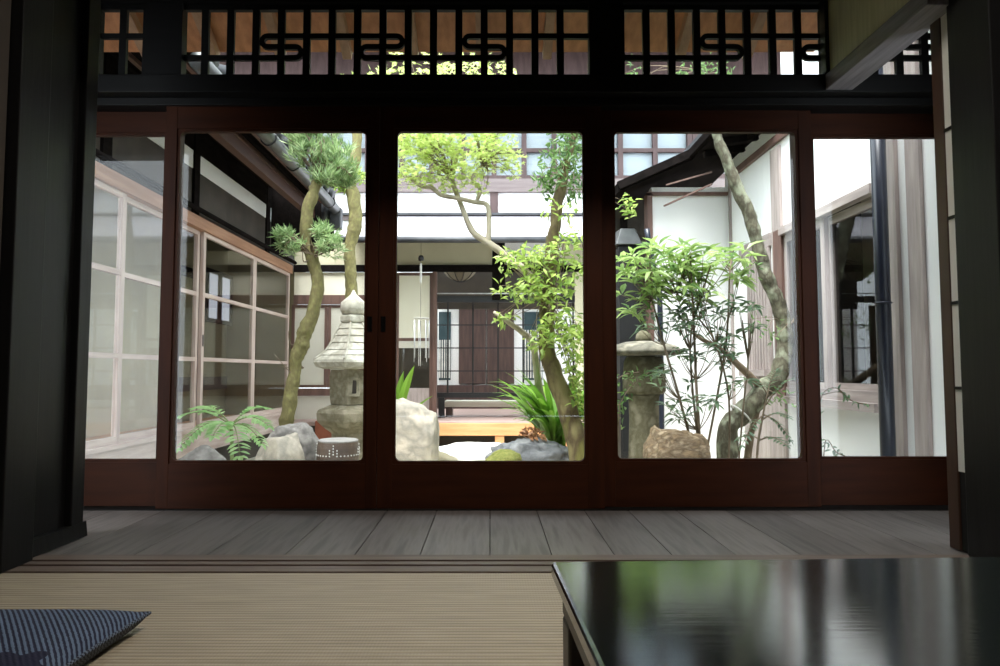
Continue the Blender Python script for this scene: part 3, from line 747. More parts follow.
# eave
YEa = 7.55
ze = zv(238.5, YEa)
part('lean_to_roof', MB().hexa([(-1.72, YEa, ze), (2.0, YEa, ze), (2.0, 9.0, ze + .57), (-1.72, 9.0, ze + .57), (-1.72, YEa, ze + .03), (2.0, YEa, ze + .03), (2.0, 9.0, ze + .6), (-1.72, 9.0, ze + .6)]), mt['roof'], rh)
part('roof_flashing', B(-2.2, 2.2, 8.93, 8.998, ze + .6, ze + .63), mt['tile'], rh)
part('gutter', MB().tube([(-1.72, YEa - .03, ze - .02), (1.25, YEa - .03, ze - .02)], .036, 10), mt['tile'], rh)
part('soffit', MB().hexa([(-1.72, YEa + .05, ze - .01), (2.0, YEa + .05, ze - .01), (2.0, 8.22, ze + .27), (-1.72, 8.22, ze + .27), (-1.72, YEa + .05, ze + .004), (2.0, YEa + .05, ze + .004), (2.0, 8.22, ze + .285), (-1.72, 8.22, ze + .285)]), mt['darkwood'], rh)
# upper storey
YU = 9.0
zA, zB_, zC = zv(219, YU), zv(193, YU), zv(180, YU)
part('upper_wall', B(xa, xb, YU, YU + .12, zA - .5, zB_), mt['white'], rh, label='white plaster band of the upper storey')
part('upper_sill_beam', B(xa, xb, YU - .07, YU + .1, zB_ + .001, zC), mt['beamgrey'], rh)
part('lower_beam', B(xa, xb, YU - .03, YU, zA - .02, zA + .06), mt['beamgrey'], rh)
for u in (330, 494, 600):
    part('upper_post', B(xu(u - 4, YU, 200), xu(u + 4, YU, 200), YU - .04, YU - .001, zA + .06, zB_), mt['framebrown'], rh)
zTop = 4.35
part('upper_head', B(xa, xb, YU - .06, YU + .1, zv(97, YU), zTop + 1.2), mt['framebrown'], rh)
part('upper_eave', MB().hexa([(xa, 8.1, 4.75), (xb, 8.1, 4.75), (xb, 9.2, 5.2), (xa, 9.2, 5.2), (xa, 8.1, 4.83), (xb, 8.1, 4.83), (xb, 9.2, 5.3), (xa, 9.2, 5.3)]), mt['redwood'], rh)
for i in range(13):
    u0 = 300 + i * 34.6
    pass
edges_u = [300, 334, 368, 402, 432, 463, 494, 524, 554, 587, 620, 654.5, 689]
lbl = 'pale blinded upper window pane of the rear house'
wins = thing('window_5', (0, YU, zC), 'row of brown framed upper windows with pale blinds above the rear roof', 'window', kind='structure')
part('backing_blind', B(xu(300, YU, 150), xu(692, YU, 150), YU + .03, YU + .05, zC + .001, zv(98, YU)), mt['blind'], wins)
for u in edges_u:
    part('mullion', B(xu(u - 2.4, YU, 150), xu(u + 2.4, YU, 150), YU - .05, YU + .02, zC + .001, zv(98, YU)), mt['framebrown'], wins)
for v in (151,):
    part('glazing_bar', B(xu(300, YU, 150), xu(692, YU, 150), YU - .045, YU + .015, zv(v + 1.8, YU), zv(v - 1.8, YU)), mt['framebrown'], wins)
part('bottom_rail', B(xu(300, YU, 150), xu(692, YU, 150), YU - .049, YU + .015, zC + .002, zC + .05), mt['framebrown'], wins)
part('pane', B(xu(300, YU, 150), xu(692, YU, 150), YU + .0205, YU + .0225, zC + .05, zv(98, YU)), mt['wglass'], wins)
part('siding', B(xu(692, YU, 150), xb, YU - .05, YU + .05, zC, zv(98, YU)), mt['framebrown'], rh)
part('siding', B(xa, xu(299, YU, 150), YU - .05, YU + .05, zC, zv(98, YU)), mt['framebrown'], rh)

# lattice screen in the doorway
YLt = 8.5
lt = thing('lattice_screen', (xu(500, YLt), YLt, zv(396, YLt)), 'black square lattice screen standing in the rear doorway', 'lattice screen')
x0, x1 = xu(437.5, YLt), xu(598, YLt)
part('top_rail', B(x0, x1, YLt - .02, YLt + .02, zv(302.5, YLt), zv(297, YLt)), mt['ink'], lt)
part('bottom_rail', B(x0, x1, YLt - .03, YLt + .03, zv(397.5, YLt), zv(392.5, YLt)), mt['ink'], lt)
for u in (448, 473, 498, 523, 548, 573):
    part('upright', B(xu(u - .8, YLt), xu(u + .8, YLt), YLt - .012, YLt + .012, zv(392.5, YLt), zv(302.5, YLt)), mt['ink'], lt)
for v in (325, 348, 371):
    part('cross_bar', B(x0, x1, YLt - .006, YLt + .004, zv(v + .55, YLt), zv(v - .55, YLt)), mt['ink'], lt)
for u in (442, 590):
    part('foot', B(xu(u - 3, YLt), xu(u + 3, YLt), YLt - .03, YLt + .03, 0.0, zv(397.6, YLt)), mt['ink'], lt)
be = thing('low_bench', (xu(500, 8.9), 8.8, 0), 'low pale topped step bench behind the lattice screen', 'bench')
part('seat', B(xu(446, 8.8), xu(585, 8.8), 8.62, 8.95, zv(407, 8.62), zv(401, 8.62)), mt['pale'], be, .004)
part('leg', B(xu(447, 8.8), xu(453, 8.8), 8.64, 8.92, 0, zv(407.2, 8.62)), mt['darkdoor'], be)
part('leg', B(xu(578, 8.8), xu(584, 8.8), 8.64, 8.92, 0, zv(407.2, 8.62)), mt['darkdoor'], be)
# far yard wall seen through the lattice
YF = 10.6
fw = thing('far_house_wall', (xu(500, YF), YF, GZ), 'white posted far wall with dark doors seen through the black lattice', 'building')
part('white_wall', B(xu(400, YF), xu(640, YF), YF, YF + .1, GZ, 3.4), mt['white'], fw)
for a, b in ((459, 486), (487, 514)):
    part('door', B(xu(a, YF), xu(b, YF), YF - .05, YF - .001, zv(384, YF), zv(306, YF)), mt['darkdoor'], fw, .01)
part('door_head', B(xu(440, YF), xu(570, YF), YF - .08, YF - .001, zv(305.5, YF), zv(300, YF)), mt['grey'], fw)
part('skirting', B(xu(400, YF), xu(640, YF), YF - .08, YF - .001, GZ, zv(385, YF)), mt['darkdoor'], fw)
for a, b in ((439, 451), (524, 542)):
    wn = part('window', B(xu(a, YF), xu(b, YF), YF - .02, YF - .001, zv(380, YF), zv(312, YF)), mt['farglass'], fw)
    n_ = 5 if a < 500 else 7
    for k in range(n_):
        u = a + (b - a) * (k + .5) / n_
        part('slat', B(xu(u - .6, YF), xu(u + .6, YF), YF - .035, YF - .021, zv(378, YF), zv(340 if a < 500 else 330, YF)), mt['stud'], wn)
part('far_floor', B(xu(400, YF), 2.4, 9.02, YF + .1, -.05, -.002), mt['deck'], fw)
# pendant paper lantern and wind bell with reflection rods
lp = P(460, 262, 8.75)
la = thing('pendant_lamp', (lp.x, lp.y, lp.z), 'round ribbed paper lamp hanging in the dark rear doorway', 'lamp')
rr = px(19, 8.75); m = MB(); m.lathe(lp.x, lp.y, [(rr * math.cos(a), lp.z + rr * 1.05 * math.sin(a)) for a in [(-.47 + .94 * k / 14) * math.pi for k in range(15)]], 24); m.smooth = True
lsh = part('shade', m, mt['lamp'], la)
for k in range(10):
    a0 = 2 * math.pi * k / 10
    part('rib', MB().tube([(lp.x + (rr + .004) * math.cos(t) * math.cos(a0), lp.y + (rr + .004) * math.cos(t) * math.sin(a0), lp.z + (rr * 1.05 + .004) * math.sin(t)) for t in [(-.48 + .96 * j / 10) * math.pi for j in range(11)]], .006, 5, sub=1), mt['ink'], lsh)
part('cord', MB().tube([(lp.x, lp.y, lp.z + rr), (lp.x, lp.y, lp.z + .38)], .006, 6), mt['ink'], la)
wp = P(421, 258, 7.72)
wc = thing('wind_bell', (wp.x, wp.y, wp.z), 'wind bell under the rear eave, with pale rods added to imitate strip reflections in the door glass', 'wind chime')
part('cord', MB().tube([(wp.x, wp.y, ze + .02), (wp.x, wp.y, zv(318, 7.72))], .003, 5), mt['twig'], wc)
m = MB(); m.lathe(wp.x, wp.y, [(.006, wp.z + .035), (.026, wp.z + .025), (.034, wp.z - .005), (.028, wp.z - .03), (.01, wp.z - .034)], 14); m.smooth = True
part('bell', m, mt['ink'], wc)
part('tag', B(wp.x - .012, wp.x + .012, wp.y - .002, wp.y + .002, zv(280, 7.5), zv(263, 7.72)), mt['stud'], wc)
m = MB(); m.lathe(wp.x + .01, wp.y, [(.09, zv(318.6, 7.72)), (.09, zv(318, 7.72))], 18)
part('hanger', m, mt['stud'], wc)
for k in range(7):  # these rods imitate pale strip reflections in the sliding door glass
    a0 = 2 * math.pi * k / 7
    xx, y_ = wp.x + .01 + .088 * math.cos(a0), wp.y + .088 * math.sin(a0)
    part('rod', MB().tube([(xx, y_, zv(320, 7.72)), (xx, y_, zv(358 + (k % 3) * 4, 7.72))], .004, 6), mt['metalrod'], wc)

# ------------------------------------------------------------------ right: plastered house
XH = 2.18; YB = 6.0
ph = thing('plastered_house', (XH, 4.6, GZ), 'white plastered house with grey posts and dark eave on the right of the courtyard', 'building')
zw = zv(196, YB)
# side wall with window hole
yw0, yw1 = PX(884, 300, XH).y, PX(816, 300, XH).y + .2     # window A
zwa, zwb = .50, 1.50
zA0 = .37
W0, W1 = 3.72, 4.86
lz0, lz1 = .60, 1.56
L0, L1 = PX(778, 300, XH).y + .1, PX(750, 300, XH).y
sw = B(XH, XH + .1, 2.99, 4.88, 2.621, 4.0).box(XH, XH + .1, 2.99, W0, GZ, 2.62).box(XH, XH + .1, W1, L0, GZ, 2.62).box(XH, XH + .1, L1, YB + .1, GZ, 2.62)
sw.box(XH, XH + .1, W0, W1, GZ, .40).box(XH, XH + .1, W0, W1, 1.64, 2.62).box(XH, XH + .1, L0, L1, GZ, lz0).box(XH, XH + .1, L0, L1, lz1, 2.62)
part('side_wall', sw, mt['white'], ph)
part('front_wall', B(xu(653, YB), XH, YB, YB + .1, GZ, zw + .08), mt['white'], ph)
part('wall_post', B(xu(648, YB), xu(653, YB), YB - .03, YB + .1, GZ, zw + .02), mt['brown'], ph)
part('wall_plate', B(xu(648, YB), XH - .02, YB - .03, YB - .001, zw, zw + .03), mt['brown'], ph)
part('corner_post', B(XH - .02, XH - .001, YB - .06, YB - .031, GZ, 2.3), mt['grey'], ph)
part('side_plate', B(XH - .03, XH - .001, 2.99, YB - .08, zw + .13, zw + .185), mt['brown'], ph)
def spost(u0, u1, z0, z1, m, name='post'):
    a, b = PX(u1, 300, XH).y, PX(u0, 300, XH).y
    return part(name, B(XH - .022, XH - .001, a, b, z0, z1), mt[m], ph)
spost(776, 785, GZ, 2.28, 'grey')
spost(891, 903, GZ, 2.28, 'grey')
spost(914, 928, GZ, 2.28, 'grey')
# grey boarding between post and lattice window
part('boarding', B(XH - .018, XH - .001, L0 - .02, YB - .25, 1.56, 1.66), mt['greyh'], ph)
part('boarding', B(XH - .018, XH - .001, W1 + .15, YB - .3, GZ, .56), mt['grey'], ph)
part('lattice_ledge', B(XH - .09, XH - .001, L0 - .03, L1 + .05, .55, .60), mt['greyh'], ph)
part('lattice_backing', B(XH + .06, XH + .08, L0, L1, lz0, lz1), mt['shade'], ph)
for k in range(8):
    y = L0 + (L1 - L0) * (k + .5) / 8
    part('lattice_slat', B(XH - .03, XH + .01, y - .016, y + .016, lz0 + .001, lz1 - .001), mt['grey'], ph)
part('jamb', B(XH - .04, XH + .05, W1 - .0, W1 + .14, .40, 1.64), mt['brown'], ph)
# window facing the courtyard
part('window_head', B(XH - .06, XH - .001, W0 - .04, W1, 1.585, 1.64), mt['greyh'], ph)
part('window_ledge', B(XH - .07, XH - .001, W0 - .04, W1, .36, .41), mt['greyh'], ph)
part('window_board', B(XH - .03, XH + .05, W0 - .02, W1, .411, .475), mt['greyh'], ph)
wA = thing('window_6', (XH, 4.2, .55), 'two sash window in the white right wall beside the navy downpipe', 'window', kind='structure')
for (a, b, m1, dx) in ((W0, 4.3, 'brown', .03), (4.27, W1, 'grey', 0)):
    f = .05
    part('stile', B(XH - .02 + dx, XH + .008 + dx, a, a + f, 0.476, 1.584), mt[m1], wA)
    part('stile', B(XH - .02 + dx, XH + .008 + dx, b - f, b, 0.476, 1.584), mt['grey'], wA)
    part('top_rail', B(XH - .02 + dx, XH + .008 + dx, a + f, b - f, 1.53, 1.584), mt['greyh'], wA)
    part('bottom_rail', B(XH - .02 + dx, XH + .008 + dx, a + f, b - f, 0.476, .515), mt['greyh'], wA)
    part('pane', B(XH - .008 + dx, XH - .005 + dx, a + f, b - f, .515, 1.53), mt['wglass'], wA)
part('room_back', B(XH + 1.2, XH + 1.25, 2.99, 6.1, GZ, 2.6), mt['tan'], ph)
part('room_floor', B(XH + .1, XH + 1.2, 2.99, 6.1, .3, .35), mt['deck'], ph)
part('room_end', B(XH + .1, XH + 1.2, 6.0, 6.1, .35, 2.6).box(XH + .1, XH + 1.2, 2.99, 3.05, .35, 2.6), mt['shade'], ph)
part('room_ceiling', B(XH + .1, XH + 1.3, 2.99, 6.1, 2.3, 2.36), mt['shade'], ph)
# downpipe
yp = PX(883, 300, XH - .11).y
pp = thing('downpipe', (XH - .11, yp, GZ), 'navy blue round downpipe on the white right wall', 'downpipe')
part('pipe', MB().tube([(XH - .11, yp, GZ), (XH - .11, yp, 2.6)], .037, 14), mt['pipe'], pp)
part('bracket', MB().tube([(XH - .11 + .04 * math.cos(a), yp + .04 * math.sin(a), zv(303, yp)) for a in [k * math.pi / 6 for k in range(13)]], .005, 6, sub=1), mt['pipe'], pp)
pq = P(661, 380, 5.9)
solo('downpipe', MB().tube([(pq.x, 5.9, GZ), (pq.x, 5.9, zv(300, 5.9)), (pq.x - .03, 5.88, zv(285, 5.9)), (pq.x - .12, 5.85, zv(230, 5.9))], .024, 10), mt['pipe'], (pq.x, 5.9, GZ), 'thin dark downpipe on the white wall behind the mushroom capped lantern', 'downpipe')
# eave of the right house
def eave_pt(u, v, Y): return P(u, v, Y)
e2 = P(692, 160, 5.75); e3 = P(618, 192, 5.85)
w0, w1 = Vector((XH + .05, 4.9, 2.5)), Vector((XH + .05, 5.8, 2.5))
e0 = Vector((e2.x, 4.9, e2.z))
upv = Vector((0, 0, .09))
def slab(name, quad, m, parent, dz=.09):
    pts = [Vector(q) for q in quad]
    return part(name, MB().hexa(pts + [q + Vector((0, 0, dz)) for q in pts]), mt[m], parent)
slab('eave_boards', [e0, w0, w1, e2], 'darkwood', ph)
e3b = Vector((e3.x - .1, 6.9, e3.z)); w2b = Vector((XH + .05, 6.9, 2.45))
slab('corner_eave', [e2, w1, w2b, Vector((e3.x + .1, 6.9, e3.z + .02))], 'darkwood', ph)
slab('corner_eave', [e3, e2 + Vector((0.0005, 0, 0)), Vector((e3.x + .1, 6.9, e3.z + .021)), Vector((e3.x - .02, 6.9, e3.z - .01))], 'darkwood', ph)
part('fascia', MB().beam(e0 + Vector((-.02, 0, .05)), e2 + Vector((-.02, 0, .05)), .03, .07).beam(e2 + Vector((-.02, -.02, .05)), e3 + Vector((0, -.02, .05)), .03, .07), mt['darkwood'], ph)
for k in range(3):
    y = 4.96 + k * .28
    part('rafter', MB().beam((e2.x + .03, y, e2.z - .03), (XH - .04, y, 2.46), .045, .05), mt['darkwood'], ph)
part('roof_slab', MB().hexa([e2 + Vector((0, -.85, .1)), Vector((XH + 1.4, 4.9, 3.0)), Vector((XH + 1.4, 6.9, 3.0)), e2 + Vector((0, 1.6, .1)), e2 + Vector((0, -.85, .16)), Vector((XH + 1.4, 4.9, 3.1)), Vector((XH + 1.4, 6.9, 3.1)), e2 + Vector((0, 1.6, .16))]), mt['tile'], ph)
part('eave_strut', MB().beam(P(664, 206, 5.9), P(712, 184, 5.5), .013, .013), mt['brown'], ph)
part('eave_strut', MB().beam(P(666, 185, 5.8), P(712, 172, 5.6), .012, .012), mt['brown'], ph)
# dark recess between the rear house and the white wall
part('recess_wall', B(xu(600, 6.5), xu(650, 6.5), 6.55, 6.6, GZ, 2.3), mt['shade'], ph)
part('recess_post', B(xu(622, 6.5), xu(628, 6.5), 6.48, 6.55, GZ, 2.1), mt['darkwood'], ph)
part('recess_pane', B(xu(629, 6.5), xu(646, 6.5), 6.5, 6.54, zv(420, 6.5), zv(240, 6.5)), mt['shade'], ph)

bx = P(632, 236, 6.1)
eb = thing('covered_box', (bx.x, 6.2, GZ), 'dark box with grey sloping cover under the eave, left of the front white wall', 'box')
q0, q1 = xu(615, 6.1, 236), xu(641, 6.1, 236)
part('body', B(q0 + .03, q1 - .03, 6.08, 6.42, GZ, zv(246, 6.1)), mt['ink'], eb)
part('cover', MB().hexa([(q0, 6.04, zv(245.5, 6.1)), (q1, 6.04, zv(245.5, 6.1)), (q1, 6.45, zv(245.5, 6.1)), (q0, 6.45, zv(245.5, 6.1)), (q0 + .05, 6.07, zv(229, 6.1)), (q1 - .06, 6.07, zv(229, 6.1)), (q1 - .06, 6.42, zv(226, 6.1)), (q0 + .05, 6.42, zv(226, 6.1))]), mt['gutter'], eb, .006)
# ================================================================== STONES
def rockmesh(c, r, seed, amp=.22, flat=None, sub=4, freq=1.0, power=1.0):
    bm = bmesh.new(); bmesh.ops.create_icosphere(bm, subdivisions=sub, radius=1)
    o = Vector((seed * 7.3, seed * 3.1, seed * 5.7))
    rnd = random.Random(seed); planes = []
    for _ in range(9):
        n = Vector((rnd.uniform(-1, 1), rnd.uniform(-1, 1), rnd.uniform(-.3, 1))).normalized(); planes.append((n, rnd.uniform(.62, .92) if power == 1 else rnd.uniform(.86, 1.1)))
    if flat: planes.append((Vector(flat[0]).normalized(), flat[1]))
    for v in bm.verts:
        p = v.co.copy()
        if power != 1: p = Vector([math.copysign(abs(q) ** power, q) for q in p]) * .86
        for n, d in planes:
            k = p.dot(n)
            if k > d: p -= n * (k - d) * .92
        p *= 1 + amp * (noise.noise(v.co * 1.6 * freq + o) + .5 * noise.noise(v.co * 3.7 * freq + o) + .22 * noise.noise(v.co * 8 * freq + o))
        v.co = Vector((c[0] + p.x * r[0], c[1] + p.y * r[1], c[2] + p.z * r[2]))
    m = MB(); m.v = [tuple(v.co) for v in bm.verts]; bm.verts.ensure_lookup_table(); m.f = [tuple(v.index for v in f.verts) for f in bm.faces]
    bm.free(); m.smooth = True; return m
def rock(u0, u1, vt, Y, depth, m, seed, label, amp=.16, flat=None, zb=GZ - .08, over=1.12, power=1.0, freq=1.0):
    x0, x1 = xu(u0, Y), xu(u1, Y); zt_ = zv(vt, Y)
    c = ((x0 + x1) / 2, Y, (zt_ + zb) / 2); r = ((x1 - x0) / 2 * over, depth, (zt_ - zb) / 2 * over)
    return solo('rock', rockmesh(c, r, seed, amp, flat, 5, freq, power), mt[m], (c[0], Y, GZ), label, 'rock')
rock(268, 321, 419, 4.68, .15, 'rockgrey', 3, 'grey pitted rock behind the beige sloping rock, beside the mossy trunk', .14, power=.7)
rock(256, 307, 431, 4.35, .22, 'rockbeige', 11, 'smooth beige sloping rock right of the fern', .1)
rock(386, 440, 396, 5.5, .22, 'rockbeige', 5, 'tall upright pale rock at the left of the middle door', .08, ((.25, 0, 1), .74), power=.6)
rock(642, 706, 424, 4.0, .2, 'rocktan', 8, 'tan fractured rock in front of the mushroom capped lantern', .1, ((.08, 0, 1), .76), over=1.12, power=.55, freq=1.7)
rk = rock(486, 574, 439, 5.3, .2, 'rockdark', 21, 'dark slate rock with moss at the foot of the strap leaved clump', .2, power=.75, freq=1.5)
rock(434, 520, 440, 6.85, .36, 'rockwhite', 14, 'flat pale stepping stone before the rear deck', .08, ((0, 0, 1), .7))
mo = rockmesh((xu(503, 5.1), 5.08, zv(452, 5.1) - .06), (px(19, 5.1), .12, .085), 31, .12)
part('moss_cushion', mo, mt['moss'], rk, label='yellow green moss cushion')
rock(176, 248, 452, 4.25, .16, 'rockgrey', 41, 'low grey rock under the fern fronds', .12)
br = thing('brick_block', (xu(328, 6.3), 6.3, GZ), 'small red brick block left of the bell roofed lantern pedestal', 'brick')
part('brick', B(xu(318, 6.3), xu(337, 6.3), 6.25, 6.4, GZ, zv(421, 6.25)), mt['brick'], br, .006)

# ---- bell roofed stone lantern (hexagonal, tile pattern roof)
YL = 5.7; lx = xu(353.5, YL)
ln = thing('stone_lantern', (lx, YL, GZ), 'tall pale stone lantern with flared tiled bell roof beside the middle stile', 'stone lantern')
def Z(v): return zv(v, YL)
def rp(n): return px(n, YL)
rot6 = math.radians(30)
m = MB().lathe(lx, YL, [(rp(.8), Z(290)), (rp(3), Z(294.5)), (rp(8), Z(299)), (rp(12.5), Z(303)), (rp(12.8), Z(311)), (rp(11), Z(314.5))][::-1], 20); m.smooth = True
part('finial', m, mt['stone'], ln)
m = MB().lathe(lx, YL, [(rp(11), Z(315)), (rp(13.5), Z(316.5)), (rp(13.5), Z(322)), (rp(11), Z(323.5))][::-1], 6, rot6)
part('neck_block', m, mt['stone'], ln, .006)
prof = [(rp(r), Z(v)) for r, v in ((12, 323.8), (15, 329), (18.5, 336), (22, 343), (26.5, 350), (32, 355.5), (39, 360), (40, 362.5), (37, 367), (29, 369), (22, 369))]
# each course steps out slightly to read as tiles
cp = []
for i, (r, z) in enumerate(prof[:6]):
    cp.append((r, z)); 
    if i < 5:
        r2, z2 = prof[i + 1]
        cp += [(r2 + rp(.9), z2 + rp(.3)), (r2 - rp(.1), z2)]
cp += prof[6:]
lroof = part('lantern_roof', MB().lathe(lx, YL, cp[::-1], 6, rot6), mt['stone'], ln, .004)
for k in range(6):
    a = math.radians(60 * k) + rot6
    part('roof_rib', MB().tube([(lx + r * 1.0 * math.cos(a), YL + r * math.sin(a), z + .004) for r, z in prof[:7]], rp(1.2), 6, sub=2), mt['stone'], lroof)
m = MB().lathe(lx, YL, [(rp(22), Z(369.5)), (rp(23.5), Z(376)), (rp(23), Z(395)), (rp(22), Z(404))][::-1], 6, rot6)
fbox = part('fire_box', m, mt['mossstone'], ln, .004)
ap = rp(22) * math.cos(math.radians(30))
for dx in (4.5,):
    x_ = lx + rp(dx)
    part('window_frame', ring_trim(x_ - rp(4), x_ + rp(4), Z(393), Z(380), YL - ap - .03, YL - ap + .02, .012, .02), mt['mossstone'], fbox)
    part('window_hole', B(x_ - rp(4), x_ + rp(4), YL - ap - .015, YL - ap + .015, Z(393), Z(380)), mt['shade'], fbox)
m = MB().lathe(lx, YL, [(rp(23), Z(404.5)), (rp(34.5), Z(409)), (rp(36), Z(412)), (rp(35.5), Z(420)), (rp(28), Z(427)), (rp(21), Z(432)), (rp(20), Z(450)), (rp(24), GZ + .05), (rp(30), GZ - .05)][::-1], 6, rot6)
part('pedestal', m, mt['mossstone'], ln, .008)
# ---- drum stool
YQ = 4.45; dx_ = xu(340, YQ); zt_ = zv(441, YQ)
ds = thing('garden_drum', (dx_, YQ, GZ), 'brown ceramic drum stool with pale studs, in front of the bell roofed lantern', 'stool')
r0 = px(20.5, YQ)
m = MB().lathe(dx_, YQ, [(r0 * .85, GZ - .02), (r0 * 1.02, (GZ + zt_) / 2), (r0 * 1.0, zt_ - .04), (r0 * .95, zt_ - .002)], 28); m.smooth = False
dbody = part('body', m, mt['ceramic'], ds)
part('top', MB().lathe(dx_, YQ, [(r0 * .955, zt_ - .002), (r0 * .96, zt_ + .006), (r0 * .88, zt_ + .012)], 28), mt['ceramictop'], ds)
st = MB()
for k in range(36):
    a = 2 * math.pi * k / 36
    zz = zt_ - .085 + (.012 if k % 9 == 0 else 0)
    st.lathe(dx_ + r0 * 1.012 * math.cos(a), YQ + r0 * 1.012 * math.sin(a), [(.001, zz - .006), (.0055, zz), (.001, zz + .006)], 6)
    if k % 9 in (0, 1, 8):
        for q in range(1, 3 if k % 9 else 4):
            st.lathe(dx_ + r0 * 1.01 * math.cos(a), YQ + r0 * 1.01 * math.sin(a), [(.001, zz - .006 + .018 * q), (.0055, zz + .018 * q), (.001, zz + .006 + .018 * q)], 6)
part('stud_band', st, mt['stud'], dbody)
# ---- mushroom capped lantern
YM = 5.0; mx_ = xu(643, YM)
ml = thing('stone_lantern', (mx_, YM, GZ), 'squat mossy stone lantern with round mushroom cap behind the tan rock', 'stone lantern')
def Z(v): return zv(v, YM)
def rp(n): return px(n, YM)
m = MB().lathe(mx_, YM, [(rp(7.5), Z(342)), (rp(8), Z(338)), (rp(7), Z(334)), (rp(3.5), Z(331)), (.002, Z(330))], 18); m.smooth = True
part('finial', m, mt['mossdark'], ml)
m = MB().lathe(mx_, YM, [(rp(14), Z(356)), (rp(34), Z(355)), (rp(38), Z(353)), (rp(38), Z(350.5)), (rp(30), Z(345.5)), (rp(18), Z(342)), (rp(7), Z(341))], 40); m.smooth = True
part('cap', m, mt['capstone'], ml)
m = MB().lathe(mx_, YM, [(rp(18), Z(394)), (rp(21), Z(391)), (rp(21), Z(378)), (rp(19.5), Z(362)), (rp(17), Z(356.5))], 32); m.smooth = True
part('fire_box', m, mt['mossdark'], ml)
m = MB().lathe(mx_ - rp(.5), YM, [(rp(17), GZ - .05), (rp(15.5), Z(455)), (rp(14.5), Z(420)), (rp(15), Z(396)), (rp(16), Z(394.5))], 28); m.smooth = True
part('pillar_base', m, mt['mossdark'], ml)

# ================================================================== PLANTS
class Leaves(MB):
    def __init__(s): super().__init__(); s.recalc = False
    def frame(s, d, roll=0.0, up=Vector((0, 0, 1))):
        d = d.normalized(); sd = d.cross(up)
        if sd.length < 1e-3: sd = Vector((1, 0, 0))
        sd.normalize(); nr = sd.cross(d)
        c, n = math.cos(roll), math.sin(roll)
        return d, sd * c + nr * n, nr * c - sd * n
    def lens(s, p, d, L, W, roll=0, fold=.25, droop=.15):
        d, sd, nr = s.frame(d, roll); b = len(s.v)
        q = [p, p + d * L * .3 + sd * W * .45 + nr * W * fold, p + d * L * .62 - nr * L * droop * .4 + sd * W * .4 + nr * W * fold,
             p + d * L - nr * L * droop, p + d * L * .62 - nr * L * droop * .4 - sd * W * .4 + nr * W * fold, p + d * L * .3 - sd * W * .45 + nr * W * fold,
             p + d * L * .45 - nr * L * droop * .2]
        s.v += [tuple(x) for x in q]
        s.f += [(b, b + 1, b + 6), (b + 1, b + 2, b + 6), (b + 2, b + 3, b + 6), (b + 3, b + 4, b + 6), (b + 4, b + 5, b + 6), (b + 5, b, b + 6)]
    def needle(s, p, d, L, W, roll=0):
        d, sd, nr = s.frame(d, roll); b = len(s.v)
        q = [p, p + d * L * .5 + sd * W / 2, p + d * L, p + d * L * .5 - sd * W / 2]
        s.v += [tuple(x) for x in q]; s.f += [(b, b + 1, b + 2, b + 3)]
    def maple(s, p, d, S, roll=0):
        d, sd, nr = s.frame(d, roll); b = len(s.v); pts = [p]
        for a, l in ((-100, .55), (-75, .3), (-50, .85), (-27, .36), (0, 1.0), (27, .36), (50, .85), (75, .3), (100, .55)):
            a = math.radians(a); pts.append(p + (d * math.cos(a) + sd * math.sin(a)) * S * l - nr * S * .12 * l * l)
        s.v += [tuple(x) for x in pts]
        for k in range(1, 9): s.f.append((b, b + k, b + k + 1))
    def strap(s, p, d, L, W, bend, n=7, side=None):
        d = d.normalized(); hz = Vector((d.x, d.y, 0))
        if hz.length < 1e-3: hz = Vector((1, 0, 0))
        hz.normalize(); sd = Vector((-hz.y, hz.x, 0)) if side is None else side; q = Vector(p); b = len(s.v); el = math.asin(max(-1, min(1, d.z)))
        for i in range(n + 1):
            t = i / n; w = W * (.35 + 1.1 * t - 1.42 * t ** 2.6) if t < 1 else 0.001
            w = max(w, .001)
            e = el - bend * t * t
            dd = hz * math.cos(e) + Vector((0, 0, 1)) * math.sin(e); nr = sd.cross(dd)
            s.v += [tuple(q + sd * w / 2 - nr * w * .12), tuple(q), tuple(q - sd * w / 2 - nr * w * .12)]
            q = q + dd * L / n
        for i in range(n):
            a = b + i * 3; s.f += [(a, a + 1, a + 4, a + 3), (a + 1, a + 2, a + 5, a + 4)]
def rdir(zb=0.0):
    while True:
        v = Vector((U(-1, 1), U(-1, 1), U(-1, 1)))
        if .05 < v.length < 1: break
    v.normalize(); v.z += zb; return v.normalized()
def inell(c, r, shell=.0):
    while True:
        v = Vector((U(-1, 1), U(-1, 1), U(-1, 1)))
        if shell <= v.length < 1: break
    return Vector((c.x + v.x * r[0], c.y + v.y * r[1], c.z + v.z * r[2]))
def ell(u, v, Y, ru, rv, rd): return (P(u, v, Y), (px(ru, Y), rd, px(rv, Y)))
def path(pts, Y, dy=None):
    return [P(u, v, (Y if dy is None else Y + dy[i])) for i, (u, v, r) in enumerate(pts)], [px(r, Y) for u, v, r in pts]
def twigs_to(mb, root, cl, n, r=.006):
    for _ in range(n):
        t = inell(*cl); mid = (root + t) / 2 + Vector((U(-.05, .05), U(-.05, .05), U(.0, .08)))
        mb.tube([root, mid, t], [r, r * .6, r * .25], 5, sub=3)

